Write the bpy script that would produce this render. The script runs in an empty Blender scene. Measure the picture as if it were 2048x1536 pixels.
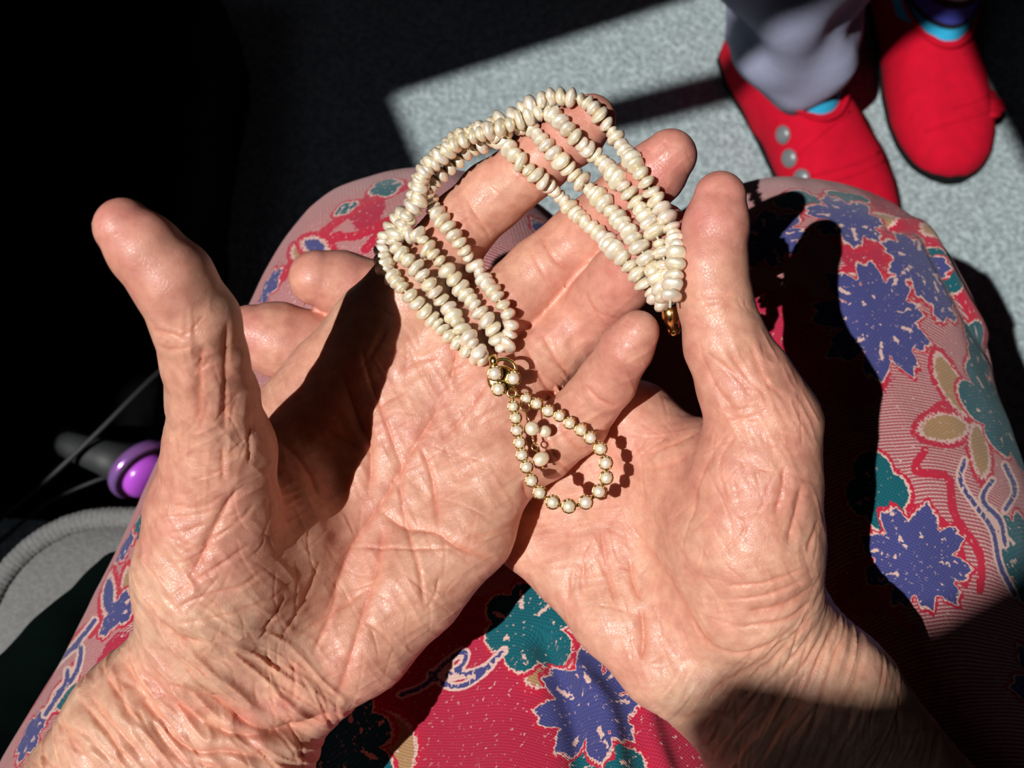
import bpy, math, random
import numpy as np
from mathutils import Vector, Matrix

# ------------------------------------------------------------------ camera, world, sun, exposure
FPX, PITCH, CAMZ = 2200.0, math.radians(68), 0.86
SC = bpy.context.scene
COL = SC.collection
cam_d = bpy.data.cameras.new('camera')
cam = bpy.data.objects.new('camera', cam_d)
COL.objects.link(cam)
cam.location = (0, 0, CAMZ)
cam.rotation_euler = (math.pi / 2 - PITCH, 0, 0)
cam_d.sensor_width = 36
cam_d.lens = 36 * FPX / 2048
cam_d.clip_start = 0.01
cam_d.dof.use_dof = True
cam_d.dof.focus_distance = 0.297
cam_d.dof.aperture_fstop = 21
SC.camera = cam

W = bpy.data.worlds.new('world')
SC.world = W
W.use_nodes = True
W.node_tree.nodes['Background'].inputs[0].default_value = (0.75, 0.85, 1.0, 1)
W.node_tree.nodes['Background'].inputs[1].default_value = 1.0

C0 = np.array([0, 0, CAMZ])
RT = np.array([1.0, 0, 0])
UP = np.array([0, math.sin(PITCH), math.cos(PITCH)])
FW = np.array([0, math.cos(PITCH), -math.sin(PITCH)])
SUN_CAM = np.array([0.48, 0.06, 1.0])           # travel of the light: right, up, away
SUN = SUN_CAM[0] * RT + SUN_CAM[1] * UP + SUN_CAM[2] * FW
SUN /= np.linalg.norm(SUN)
sun_d = bpy.data.lights.new('sun', 'SUN')
sun_d.energy = 4.6
sun_d.angle = math.radians(0.4)
sun_d.color = (1.0, 0.98, 0.95)
sun = bpy.data.objects.new('sun', sun_d)
COL.objects.link(sun)
sun.rotation_euler = Vector(SUN).to_track_quat('-Z', 'Y').to_euler()
sun.location = (-1.2, -1.2, 3)

SC.view_settings.view_transform = 'Standard'
SC.view_settings.look = 'None'
SC.view_settings.gamma = 1
SC.view_settings.use_curve_mapping = False
SC.view_settings.exposure = 0.0
SC.cycles.max_bounces = 4
SC.cycles.diffuse_bounces = 3
SC.cycles.glossy_bounces = 2
SC.cycles.transmission_bounces = 2
SC.cycles.caustics_reflective = False
SC.cycles.caustics_refractive = False
SC.cycles.use_adaptive_sampling = True
SC.cycles.adaptive_threshold = 0.1
SC.cycles.use_light_tree = False

# ------------------------------------------------------------------ helpers
def srgb(r, g, b):
    f = lambda c: (c / 255 / 12.92) if c <= 10 else ((c / 255 + 0.055) / 1.055) ** 2.4
    return np.array([f(r), f(g), f(b)])

def c2w(p):
    """camera millimetres (right, up, away) -> world metres"""
    p = np.asarray(p, float)
    return C0 + (p[..., 0:1] * RT + p[..., 1:2] * UP + p[..., 2:3] * FW) / 1000

def w2c(p):
    q = (np.asarray(p, float) - C0) * 1000
    return np.stack([q @ RT, q @ UP, q @ FW], -1)

def cpt(x, y, d):
    return np.array([(x - 1024) * d / FPX, (768 - y) * d / FPX, d])

def wpt(x, y, d):
    return c2w(cpt(x, y, d))

def ray(x, y):
    v = (x - 1024) / FPX * RT + (768 - y) / FPX * UP + FW
    return v

def on_z(x, y, z):
    v = ray(x, y)
    return C0 + v * ((z - CAMZ) / v[2])

def c2px(p):
    return np.stack([1024 + p[..., 0] / p[..., 2] * FPX, 768 - p[..., 1] / p[..., 2] * FPX], -1)

def hash3(i, j, k, seed):
    h = (i * 374761393 + j * 668265263 + k * 2147483647 + seed * 1274126177) & 0xFFFFFFFF
    h = ((h ^ (h >> 13)) * 1274126177) & 0xFFFFFFFF
    h = h ^ (h >> 16)
    return (h & 0xFFFF) / 65535.0

def noise3(p, seed=0):
    p = np.asarray(p, float)
    i = np.floor(p).astype(np.int64)
    f = p - i
    f = f * f * f * (f * (f * 6 - 15) + 10)
    r = 0
    for a in (0, 1):
        for b in (0, 1):
            for c in (0, 1):
                w = (f[:, 0] if a else 1 - f[:, 0]) * (f[:, 1] if b else 1 - f[:, 1]) * (f[:, 2] if c else 1 - f[:, 2])
                r = r + w * hash3(i[:, 0] + a, i[:, 1] + b, i[:, 2] + c, seed)
    return r * 2 - 1

def fbm(p, seed=0, octaves=3):
    r, a = 0, 1.0
    for o in range(octaves):
        r = r + a * noise3(p * 2 ** o, seed + o * 17)
        a *= 0.5
    return r

def tag(o, label=None, cat=None, group=None, kind=None):
    if label: o['label'] = label
    if cat: o['category'] = cat
    if group: o['group'] = group
    if kind: o['kind'] = kind
    return o

def link(name, me, mat=None, parent=None, smooth=True):
    o = bpy.data.objects.new(name, me)
    COL.objects.link(o)
    if mat is not None and len(me.materials) == 0:
        me.materials.append(mat)
    if smooth and len(me.polygons):
        me.polygons.foreach_set('use_smooth', np.ones(len(me.polygons), bool))
    if parent is not None:
        o.parent = parent
        o.matrix_parent_inverse = Matrix.Translation(-parent.location)
    return o

def empty(name, loc=(0, 0, 0)):
    o = bpy.data.objects.new(name, None)
    o.location = loc
    o.empty_display_size = 0.02
    COL.objects.link(o)
    return o

def np_mesh(name, V, F):
    """V (n,3), F (m,4) or (m,3)"""
    me = bpy.data.meshes.new(name)
    V = np.ascontiguousarray(V, np.float32)
    F = np.ascontiguousarray(F, np.int32)
    n, k = F.shape
    me.vertices.add(len(V))
    me.vertices.foreach_set('co', V.ravel())
    me.loops.add(n * k)
    me.loops.foreach_set('vertex_index', F.ravel())
    me.polygons.add(n)
    me.polygons.foreach_set('loop_start', np.arange(0, n * k, k, dtype=np.int32))
    me.update(calc_edges=True)
    return me

def poly_mesh(name, V, F, big):
    """quads F plus some larger faces"""
    if not len(big):
        return np_mesh(name, V, F)
    me = bpy.data.meshes.new(name)
    F = np.ascontiguousarray(F, np.int32)
    ln = np.concatenate([np.full(len(F), 4), [len(p) for p in big]]).astype(np.int32)
    idx = np.concatenate([F.ravel(), np.concatenate([np.array(p, np.int32) for p in big])]).astype(np.int32)
    me.vertices.add(len(V))
    me.vertices.foreach_set('co', np.ascontiguousarray(V, np.float32).ravel())
    me.loops.add(len(idx))
    me.loops.foreach_set('vertex_index', idx)
    me.polygons.add(len(ln))
    me.polygons.foreach_set('loop_start', np.concatenate([[0], np.cumsum(ln)[:-1]]).astype(np.int32))
    me.update(calc_edges=True)
    return me

def py_mesh(name, V, F):
    me = bpy.data.meshes.new(name)
    me.from_pydata([tuple(map(float, v)) for v in V], [], F)
    me.update()
    return me

def set_col(me, name, rgb):
    a = me.attributes.new(name, 'FLOAT_COLOR', 'POINT')
    c = np.ones((len(rgb), 4), np.float32)
    c[:, :3] = rgb
    a.data.foreach_set('color', c.ravel())

def catmull(pts, n):
    """resample a polyline of control points (k, m) as a Catmull-Rom curve with n points evenly spread"""
    P = np.asarray(pts, float)
    P = np.vstack([2 * P[0] - P[1], P, 2 * P[-1] - P[-2]])
    out = []
    for i in range(1, len(P) - 2):
        t = np.linspace(0, 1, 24, endpoint=False)[:, None]
        a, b, c, d = P[i - 1], P[i], P[i + 1], P[i + 2]
        out.append(0.5 * ((2 * b) + (c - a) * t + (2 * a - 5 * b + 4 * c - d) * t ** 2 + (3 * b - a - 3 * c + d) * t ** 3))
    out.append(P[-2][None])
    Q = np.vstack(out)
    s = np.concatenate([[0], np.cumsum(np.linalg.norm(np.diff(Q[:, :3], axis=0), axis=1))])
    u = np.linspace(0, s[-1], n)
    return np.stack([np.interp(u, s, Q[:, k]) for k in range(Q.shape[1])], -1)

def frames(P):
    T = np.gradient(P, axis=0)
    T /= np.linalg.norm(T, axis=1)[:, None]
    N = np.zeros_like(T)
    ref = np.array([0, 0, 1.0]) if abs(T[0, 2]) < .9 else np.array([1.0, 0, 0])
    n = np.cross(T[0], ref)
    for i in range(len(P)):
        n = n - T[i] * np.dot(n, T[i])
        n /= np.linalg.norm(n)
        N[i] = n
    return T, N, np.cross(T, N)

def tube(P, r, seg=8, closed=False, cap=True):
    P = np.asarray(P, float)
    n = len(P)
    r = np.broadcast_to(np.asarray(r, float), (n,))
    if closed:
        T = np.roll(P, -1, 0) - np.roll(P, 1, 0)
        T /= np.linalg.norm(T, axis=1)[:, None]
        nn = np.linalg.svd(P - P.mean(0))[2][2]
        B = np.repeat(nn[None], n, 0)
        N = np.cross(B, T)
        N /= np.linalg.norm(N, axis=1)[:, None]
    else:
        T, N, B = frames(P)
    a = np.linspace(0, 2 * math.pi, seg, endpoint=False)
    V = P[:, None] + r[:, None, None] * (np.cos(a)[None, :, None] * N[:, None] + np.sin(a)[None, :, None] * B[:, None])
    V = V.reshape(-1, 3)
    F = []
    m = n if closed else n - 1
    for i in range(m):
        j = (i + 1) % n
        for k in range(seg):
            l = (k + 1) % seg
            F.append((i * seg + k, i * seg + l, j * seg + l, j * seg + k))
    if not closed and cap:
        F.append(tuple(range(seg))[::-1])
        F.append(tuple((n - 1) * seg + k for k in range(seg)))
    return V, F

def join(parts):
    V, F, o = [], [], 0
    for v, f in parts:
        V.append(np.asarray(v)); F += [tuple(i + o for i in q) for q in f]; o += len(v)
    return np.vstack(V), F

def ball(c, r, nu=12, nv=8, axes=None):
    """ellipsoid: r scalar or 3 radii along axes rows"""
    r = np.broadcast_to(np.asarray(r, float), (3,))
    axes = np.eye(3) if axes is None else np.asarray(axes)
    V, F = [np.array([0, 0, -1.0])], []
    for j in range(1, nv):
        t = -math.pi / 2 + math.pi * j / nv
        for i in range(nu):
            a = 2 * math.pi * i / nu
            V.append(np.array([math.cos(t) * math.cos(a), math.cos(t) * math.sin(a), math.sin(t)]))
    V.append(np.array([0, 0, 1.0]))
    for i in range(nu):
        F.append((0, 1 + (i + 1) % nu, 1 + i))
        for j in range(nv - 2):
            a, b = 1 + j * nu, 1 + (j + 1) * nu
            F.append((a + i, a + (i + 1) % nu, b + (i + 1) % nu, b + i))
        a = 1 + (nv - 2) * nu
        F.append((a + i, a + (i + 1) % nu, len(V) - 1))
    V = np.array(V) * r
    return V @ axes + np.asarray(c), F

# ------------------------------------------------------------------ signed distance modelling
def smin(a, b, k):
    h = np.clip(0.5 + 0.5 * (b - a) / k, 0, 1)
    return b + (a - b) * h - k * h * (1 - h)

def cone(P, a, ra, b, rb, flat=1.0):
    ba = b - a
    pa = P - a
    h = np.clip(pa @ ba / (ba @ ba), 0, 1)
    v = pa - h[:, None] * ba
    if flat != 1.0:
        v = v * np.array([1, 1, flat])
    return np.sqrt((v * v).sum(1)) - (ra + (rb - ra) * h)

def chain(P, pts, k=2.5, flat=1.0):
    """pts: list of (point, radius)"""
    d = None
    for (a, ra), (b, rb) in zip(pts[:-1], pts[1:]):
        e = cone(P, a, ra, b, rb, flat)
        d = e if d is None else smin(d, e, k)
    return d

def surface_nets(fn, lo, hi, h):
    lo = np.asarray(lo, float)
    n = np.ceil((np.asarray(hi) - lo) / h).astype(int) + 1
    m = 4
    nc = (n - 1) // m + 2
    grid = lambda k, st: np.stack(np.meshgrid(*[lo[i] + h * st * np.arange(k[i]) for i in range(3)], indexing='ij'), -1)
    Sc = fn(grid(nc, m).reshape(-1, 3)).reshape(nc)
    # a fine point needs its own value only when the coarse point nearest to it lies near the surface
    near = [np.minimum((np.arange(n[i]) + m // 2) // m, nc[i] - 1) for i in range(3)]
    S = Sc[np.ix_(*near)]
    need = np.argwhere(np.abs(S) < h * m * 1.1)
    S[tuple(need.T)] = fn(lo + h * need)
    neg = S < 0
    cs = np.zeros(n - 1, int)
    for a in (0, 1):
        for b in (0, 1):
            for c in (0, 1):
                cs += neg[a:n[0] - 1 + a, b:n[1] - 1 + b, c:n[2] - 1 + c]
    act = (cs > 0) & (cs < 8)
    idx = -np.ones(n - 1, int)
    cells = np.argwhere(act)
    idx[act] = np.arange(len(cells))
    acc = np.zeros((len(cells), 3))
    cnt = np.zeros(len(cells))
    corners = [(a, b, c) for a in (0, 1) for b in (0, 1) for c in (0, 1)]
    for q in corners:
        for axx in range(3):
            if q[axx] == 0:
                r = list(q); r[axx] = 1
                s0 = S[tuple((cells + q).T)]
                s1 = S[tuple((cells + r).T)]
                m = (s0 < 0) != (s1 < 0)
                t = np.where(m, s0 / np.where(m, s0 - s1, 1), 0)
                p = np.array(q, float) + t[:, None] * (np.array(r) - np.array(q))
                acc += np.where(m[:, None], p, 0)
                cnt += m
    V = lo + h * (cells + acc / cnt[:, None])
    Fs = []
    for axx in range(3):
        u, v = (axx + 1) % 3, (axx + 2) % 3
        s0 = [slice(None)] * 3; s1 = [slice(None)] * 3
        s0[axx] = slice(0, n[axx] - 1); s1[axx] = slice(1, n[axx])
        for k in (u, v):
            s0[k] = slice(1, n[k] - 1); s1[k] = slice(1, n[k] - 1)
        A, B = neg[tuple(s0)], neg[tuple(s1)]
        e = np.argwhere(A != B)
        flip = A[tuple(e.T)]
        e = e.copy(); e[:, u] += 1; e[:, v] += 1
        def at(du, dv):
            c = e.copy(); c[:, u] -= du; c[:, v] -= dv
            return idx[tuple(c.T)]
        q = np.stack([at(1, 1), at(0, 1), at(0, 0), at(1, 0)], -1)
        q[~flip] = q[~flip][:, ::-1]
        Fs.append(q)
    return V, np.vstack(Fs)

def subdivide(V, F):
    """split every quad in four (linear)"""
    n = len(V)
    E = np.stack([F, np.roll(F, -1, 1)], -1).reshape(-1, 2)
    Es = np.sort(E, 1)
    key = Es[:, 0].astype(np.int64) * n + Es[:, 1]
    u, inv = np.unique(key, return_inverse=True)
    ev = 0.5 * (V[u // n] + V[u % n])
    fv = V[F].mean(1)
    ei = (n + inv).reshape(-1, 4)
    fi = n + len(u) + np.arange(len(F))
    Q = np.stack([np.stack([F[:, k], ei[:, k], fi, ei[:, (k - 1) % 4]], -1) for k in range(4)], 1).reshape(-1, 4)
    return np.vstack([V, ev, fv]), Q

def subdivide_some(V, F, sel):
    """split only the selected quads in four; their neighbours take the new edge points in, so no cracks open.
    Returns vertices, quads, and the few larger faces along the border"""
    n = len(V)
    A = F[sel]
    E = np.sort(np.stack([A, np.roll(A, -1, 1)], -1).reshape(-1, 2), 1)
    key = E[:, 0].astype(np.int64) * n + E[:, 1]
    u, inv = np.unique(key, return_inverse=True)
    ei = (n + inv).reshape(-1, 4)
    fi = n + len(u) + np.arange(len(A))
    V2 = np.vstack([V, 0.5 * (V[u // n] + V[u % n]), V[A].mean(1)])
    Q = np.stack([np.stack([A[:, k], ei[:, k], fi, ei[:, (k - 1) % 4]], -1) for k in range(4)], 1).reshape(-1, 4)
    R = F[~sel]
    E2 = np.sort(np.stack([R, np.roll(R, -1, 1)], -1).reshape(-1, 2), 1)
    k2 = E2[:, 0].astype(np.int64) * n + E2[:, 1]
    pos = np.minimum(np.searchsorted(u, k2), len(u) - 1)
    mid = np.where(u[pos] == k2, n + pos, -1).reshape(-1, 4)
    bd = (mid >= 0).any(1)
    big = []
    for f, m in zip(R[bd], mid[bd]):
        p = []
        for k in range(4):
            p.append(int(f[k]))
            if m[k] >= 0:
                p.append(int(m[k]))
        big.append(p)
    return V2, np.vstack([Q, R[~bd]]), big

def in_view(V, F, pad=60, cos=-0.12):
    c = V[F].mean(1)
    nn = np.cross(V[F[:, 2]] - V[F[:, 0]], V[F[:, 3]] - V[F[:, 1]])
    nn /= np.maximum(np.linalg.norm(nn, axis=1), 1e-9)[:, None]
    face = -(nn * c).sum(1) / np.linalg.norm(c, axis=1)
    p = c2px(c)
    return (face > cos) & (p[:, 0] > -pad) & (p[:, 0] < 2048 + pad) & (p[:, 1] > -pad) & (p[:, 1] < 1536 + pad)

def grad(fn, P, e=0.25):
    k = np.array([[1, -1, -1], [-1, -1, 1], [-1, 1, -1], [1, 1, 1.0]])
    g = 0
    s = 0
    for v in k:
        f = fn(P + v * e)
        g = g + v * f[:, None]
        s = s + f
    g = g / (4 * e)
    return g, s / 4

def project(fn, V, it=1, e=0.3):
    for _ in range(it):
        g, f = grad(fn, V, e)
        L = (g * g).sum(1)
        V = V - g * np.clip(f / np.maximum(L, .25), -1.5, 1.5)[:, None]
    return V

def normals(V, F, big=()):
    if len(big):
        F = np.vstack([F, np.array([[p[0], p[len(p) // 4], p[len(p) // 2], p[3 * len(p) // 4]] for p in big])])
    a, b = V[F[:, 2]] - V[F[:, 0]], V[F[:, 3]] - V[F[:, 1]]
    c = np.cross(a, b)
    n = np.stack([np.bincount(F.ravel(), np.repeat(c[:, k], 4), len(V)) for k in range(3)], -1)
    return n / np.maximum(np.linalg.norm(n, axis=1), 1e-9)[:, None]

def poly_dist(Q, pts):
    """distance in pixels from points Q (n,2) to a smoothed polyline, and position 0..1 along it"""
    P = catmull(pts, max(6, 4 * len(pts)))
    best = np.full(len(Q), 1e9)
    tb = np.zeros(len(Q))
    sd = np.zeros(len(Q))
    n = len(P) - 1
    for i in range(n):
        a, b = P[i], P[i + 1]
        ba = b - a
        w = Q - a
        h = np.clip(w @ ba / (ba @ ba + 1e-9), 0, 1)
        v = w - h[:, None] * ba
        d = np.sqrt((v * v).sum(1))
        m = d < best
        best[m] = d[m]
        tb[m] = (i + h[m]) / n
        sd[m] = np.sign(ba[0] * w[m, 1] - ba[1] * w[m, 0]) * d[m]
    return best, tb, sd

# ------------------------------------------------------------------ node materials
def material(name):
    m = bpy.data.materials.new(name)
    m.use_nodes = True
    nt = m.node_tree
    b = nt.nodes['Principled BSDF']
    return m, nt, b

def N(nt, kind, **kw):
    n = nt.nodes.new(kind)
    for k, v in kw.items():
        if k.startswith('i_'):
            n.inputs[k[2:].replace('_', ' ')].default_value = v
        else:
            setattr(n, k, v)
    return n

def L(nt, a, b):
    nt.links.new(a, b)

def simple(name, col, rough=0.6, metal=0.0, noise=None, bump=0.0, scale=200.0, **kw):
    m, nt, b = material(name)
    b.inputs['Roughness'].default_value = rough
    b.inputs['Metallic'].default_value = metal
    for k, v in kw.items():
        b.inputs[k.replace('_', ' ')].default_value = v
    tc = N(nt, 'ShaderNodeTexCoord')
    nz = N(nt, 'ShaderNodeTexNoise', i_Scale=scale, i_Detail=4.0)
    L(nt, tc.outputs['Object'], nz.inputs['Vector'])
    mx = N(nt, 'ShaderNodeMix', data_type='RGBA')
    c2 = noise if noise is not None else tuple(c * 0.8 for c in col)
    mx.inputs[6].default_value = (*col, 1)
    mx.inputs[7].default_value = (*c2, 1)
    L(nt, nz.outputs['Fac'], mx.inputs[0])
    L(nt, mx.outputs[2], b.inputs['Base Color'])
    if bump:
        bp = N(nt, 'ShaderNodeBump', i_Strength=bump, i_Distance=0.001)
        L(nt, nz.outputs['Fac'], bp.inputs['Height'])
        L(nt, bp.outputs[0], b.inputs['Normal'])
    return m

def skin_material():
    m, nt, b = material('skin')
    at = N(nt, 'ShaderNodeAttribute', attribute_name='tone')
    tc = N(nt, 'ShaderNodeTexCoord')
    nz = N(nt, 'ShaderNodeTexNoise', i_Scale=260.0, i_Detail=2.0, i_Roughness=0.6)
    L(nt, tc.outputs['Object'], nz.inputs['Vector'])
    mx = N(nt, 'ShaderNodeMix', data_type='RGBA', blend_type='MULTIPLY')
    mx.inputs[0].default_value = 1.0
    cr = N(nt, 'ShaderNodeValToRGB')
    cr.color_ramp.elements[0].position = 0.3
    cr.color_ramp.elements[0].color = (0.84, 0.74, 0.73, 1)
    cr.color_ramp.elements[1].position = 0.75
    cr.color_ramp.elements[1].color = (1.06, 1.08, 1.08, 1)
    L(nt, nz.outputs['Fac'], cr.inputs[0])
    L(nt, at.outputs['Color'], mx.inputs[6])
    L(nt, cr.outputs[0], mx.inputs[7])
    L(nt, mx.outputs[2], b.inputs['Base Color'])
    b.subsurface_method = 'BURLEY'
    b.inputs['Subsurface Weight'].default_value = 0.55
    b.inputs['Subsurface Radius'].default_value = (1.0, 0.32, 0.16)
    b.inputs['Subsurface Scale'].default_value = 0.0022
    b.inputs['Roughness'].default_value = 0.42
    b.inputs['Specular IOR Level'].default_value = 0.5
    # fine skin relief: small cells and cross hatching
    vo = N(nt, 'ShaderNodeTexVoronoi', feature='DISTANCE_TO_EDGE', i_Scale=1150.0)
    wp = N(nt, 'ShaderNodeMix', data_type='RGBA', blend_type='ADD')
    n2 = N(nt, 'ShaderNodeTexNoise', i_Scale=150.0, i_Detail=1.0)
    L(nt, tc.outputs['Object'], n2.inputs['Vector'])
    wp.inputs[0].default_value = 0.006
    L(nt, tc.outputs['Object'], wp.inputs[6])
    L(nt, n2.outputs['Color'], wp.inputs[7])
    L(nt, wp.outputs[2], vo.inputs['Vector'])
    mr = N(nt, 'ShaderNodeMapRange')
    mr.inputs['From Max'].default_value = 0.09
    L(nt, vo.outputs['Distance'], mr.inputs['Value'])
    n3 = N(nt, 'ShaderNodeTexNoise', i_Scale=900.0, i_Detail=1.0)
    L(nt, tc.outputs['Object'], n3.inputs['Vector'])
    ad = N(nt, 'ShaderNodeMath', operation='MULTIPLY_ADD')
    L(nt, n3.outputs['Fac'], ad.inputs[0])
    ad.inputs[1].default_value = 0.8
    L(nt, mr.outputs[0], ad.inputs[2])
    bp = N(nt, 'ShaderNodeBump', i_Strength=0.30, i_Distance=0.00014)
    L(nt, ad.outputs[0], bp.inputs['Height'])
    L(nt, bp.outputs[0], b.inputs['Normal'])
    return m

SKIN = skin_material()

# ------------------------------------------------------------------ the setting
def build_floor():
    m, nt, b = material('carpet')
    tc = N(nt, 'ShaderNodeTexCoord')
    nz = N(nt, 'ShaderNodeTexNoise', i_Scale=160.0, i_Detail=3.0, i_Roughness=0.65)
    n2 = N(nt, 'ShaderNodeTexNoise', i_Scale=700.0, i_Detail=2.0)
    vo = N(nt, 'ShaderNodeTexVoronoi', i_Scale=330.0)
    for q in (nz, n2, vo):
        L(nt, tc.outputs['Object'], q.inputs['Vector'])
    cr = N(nt, 'ShaderNodeValToRGB')
    cr.color_ramp.elements[0].position = 0.36
    cr.color_ramp.elements[0].color = (0.185, 0.225, 0.235, 1)
    cr.color_ramp.elements[1].position = 0.66
    cr.color_ramp.elements[1].color = (0.385, 0.455, 0.47, 1)
    av = N(nt, 'ShaderNodeMix', data_type='FLOAT')
    av.inputs[0].default_value = 0.4
    L(nt, nz.outputs['Fac'], av.inputs[2])
    L(nt, vo.outputs['Distance'], av.inputs[3])
    L(nt, av.outputs[0], cr.inputs[0])
    L(nt, cr.outputs[0], b.inputs['Base Color'])
    b.inputs['Roughness'].default_value = 0.95
    b.inputs['Specular IOR Level'].default_value = 0.1
    bp = N(nt, 'ShaderNodeBump', i_Strength=0.8, i_Distance=0.004)
    L(nt, av.outputs[0], bp.inputs['Height'])
    L(nt, bp.outputs[0], b.inputs['Normal'])
    V = [(-2.2, -1.6, 0), (2.2, -1.6, 0), (2.2, 2.2, 0), (-2.2, 2.2, 0)]
    V += [(x, y, -0.03) for x, y, z in V]
    F = [(0, 1, 2, 3), (7, 6, 5, 4), (0, 4, 5, 1), (1, 5, 6, 2), (2, 6, 7, 3), (3, 7, 4, 0)]
    o = link('floor', py_mesh('floor', V, F), m, smooth=False)
    tag(o, 'pale grey speckled carpet lit in patches by the sun', kind='structure')

build_floor()

def build_room():
    """plain walls and a ceiling with an added opening, shaped to cast the sun patches"""
    paint = simple('wall_paint', (0.62, 0.61, 0.58), 0.85, scale=30.0, bump=0.05)
    H, X, Y0, Y1, T = 2.1, 2.2, -1.6, 2.2, 0.04
    def slab(name, V8, label):
        F = [(0, 1, 2, 3), (7, 6, 5, 4), (0, 4, 5, 1), (1, 5, 6, 2), (2, 6, 7, 3), (3, 7, 4, 0)]
        tag(link(name, py_mesh(name, V8, F), paint, smooth=False), label, kind='structure')
    def box(x0, x1, y0, y1, z0, z1):
        return [(x0, y0, z0), (x1, y0, z0), (x1, y1, z0), (x0, y1, z0), (x0, y0, z1), (x1, y0, z1), (x1, y1, z1), (x0, y1, z1)]
    slab('wall_left', box(-X - T, -X, Y0, Y1, 0, H), 'plain painted wall on the left of the room')
    slab('wall_right', box(X, X + T, Y0, Y1, 0, H), 'plain painted wall on the right of the room')
    slab('wall_back', box(-X, X, Y0 - T, Y0, 0, H), 'plain painted wall behind the sitter')
    slab('wall_front', box(-X, X, Y1, Y1 + T, 0, H), 'plain painted wall across from the sitter')
    # added opening, traced from the wanted floor light patch up the sun's path
    sh = -SUN[:2] / SUN[2] * H
    hole = [(-0.136, 0.630), (0.205, 0.766), (0.398, 0.843), (0.435, 0.694), (0.469, 0.564), (0.52, 0.45), (0.52, 0.325),
            (0.432, 0.305), (0.379, 0.281), (0.333, 0.287), (0.315, 0.20), (0.30, 0.12), (-0.11, 0.12), (-0.21, 0.25), (-0.21, 0.345), (-0.085, 0.40), (-0.085, 0.45), (-0.102, 0.543)]
    hole = np.array([(x - sh[0], y - sh[1]) for x, y in hole])
    n = len(hole)
    c = hole.mean(0)
    # ring of quads from the opening out to a rectangle
    out = []
    for p in hole:
        d = p - c
        k = min([((X if d[0] > 0 else -X) - c[0]) / d[0] if abs(d[0]) > 1e-9 else 1e9,
                 ((Y1 if d[1] > 0 else Y0) - c[1]) / d[1] if abs(d[1]) > 1e-9 else 1e9])
        out.append(c + d * k)
    V, F = [], []
    for z in (H, H + T):
        V += [(x, y, z) for x, y in hole] + [(x, y, z) for x, y in out]
    for i in range(n):
        j = (i + 1) % n
        F.append((i, j, n + j, n + i))
        F.append((2 * n + i, 3 * n + i, 3 * n + j, 2 * n + j))
        F.append((i, 2 * n + i, 2 * n + j, j))
    # corners of the rectangle
    for cx, cy in ((X, Y1), (-X, Y1), (-X, Y0), (X, Y0)):
        for i in range(n):
            j = (i + 1) % n
            a, b = out[i], out[j]
            if (abs(a[0] - cx) < 1e-6 and abs(b[1] - cy) < 1e-6 and abs(b[0] - cx) > 1e-6) or (abs(b[0] - cx) < 1e-6 and abs(a[1] - cy) < 1e-6 and abs(a[0] - cx) > 1e-6):
                V.append((cx, cy, H)); V.append((cx, cy, H + T))
                F.append((n + i, n + j, len(V) - 2)); F.append((3 * n + i, len(V) - 1, 3 * n + j))
    tag(link('ceiling', py_mesh('ceiling', V, F), paint, smooth=False), 'plain ceiling with an added opening that shapes the sunlight', kind='structure')
    bar = np.array([(-0.045, 0.588), (0.087, 0.627), (0.207, 0.664), (0.5, 0.754), (0.5, 0.718), (0.219, 0.633), (0.1, 0.597), (-0.04, 0.572)]) - sh  # unseen bar added to throw the dark band across the floor
    m = len(bar)
    V = [(x, y, H + 0.005) for x, y in bar] + [(x, y, H + 0.03) for x, y in bar]
    F = [tuple(range(m))[::-1], tuple(range(m, 2 * m))] + [(i, (i + 1) % m, m + (i + 1) % m, m + i) for i in range(m)]
    tag(link('shadow_bar_1', py_mesh('shadow_bar_1', V, F), paint, smooth=False), 'added bar across the ceiling opening, casting the dark floor band', kind='structure')

build_room()

# ------------------------------------------------------------------ hands
def ch(*pts, rf=1.0):
    """points given as (pixel x, pixel y, depth mm, radius in pixels)"""
    return [(cpt(x, y, d), r * d / FPX * rf) for x, y, d, r in pts]

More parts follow.
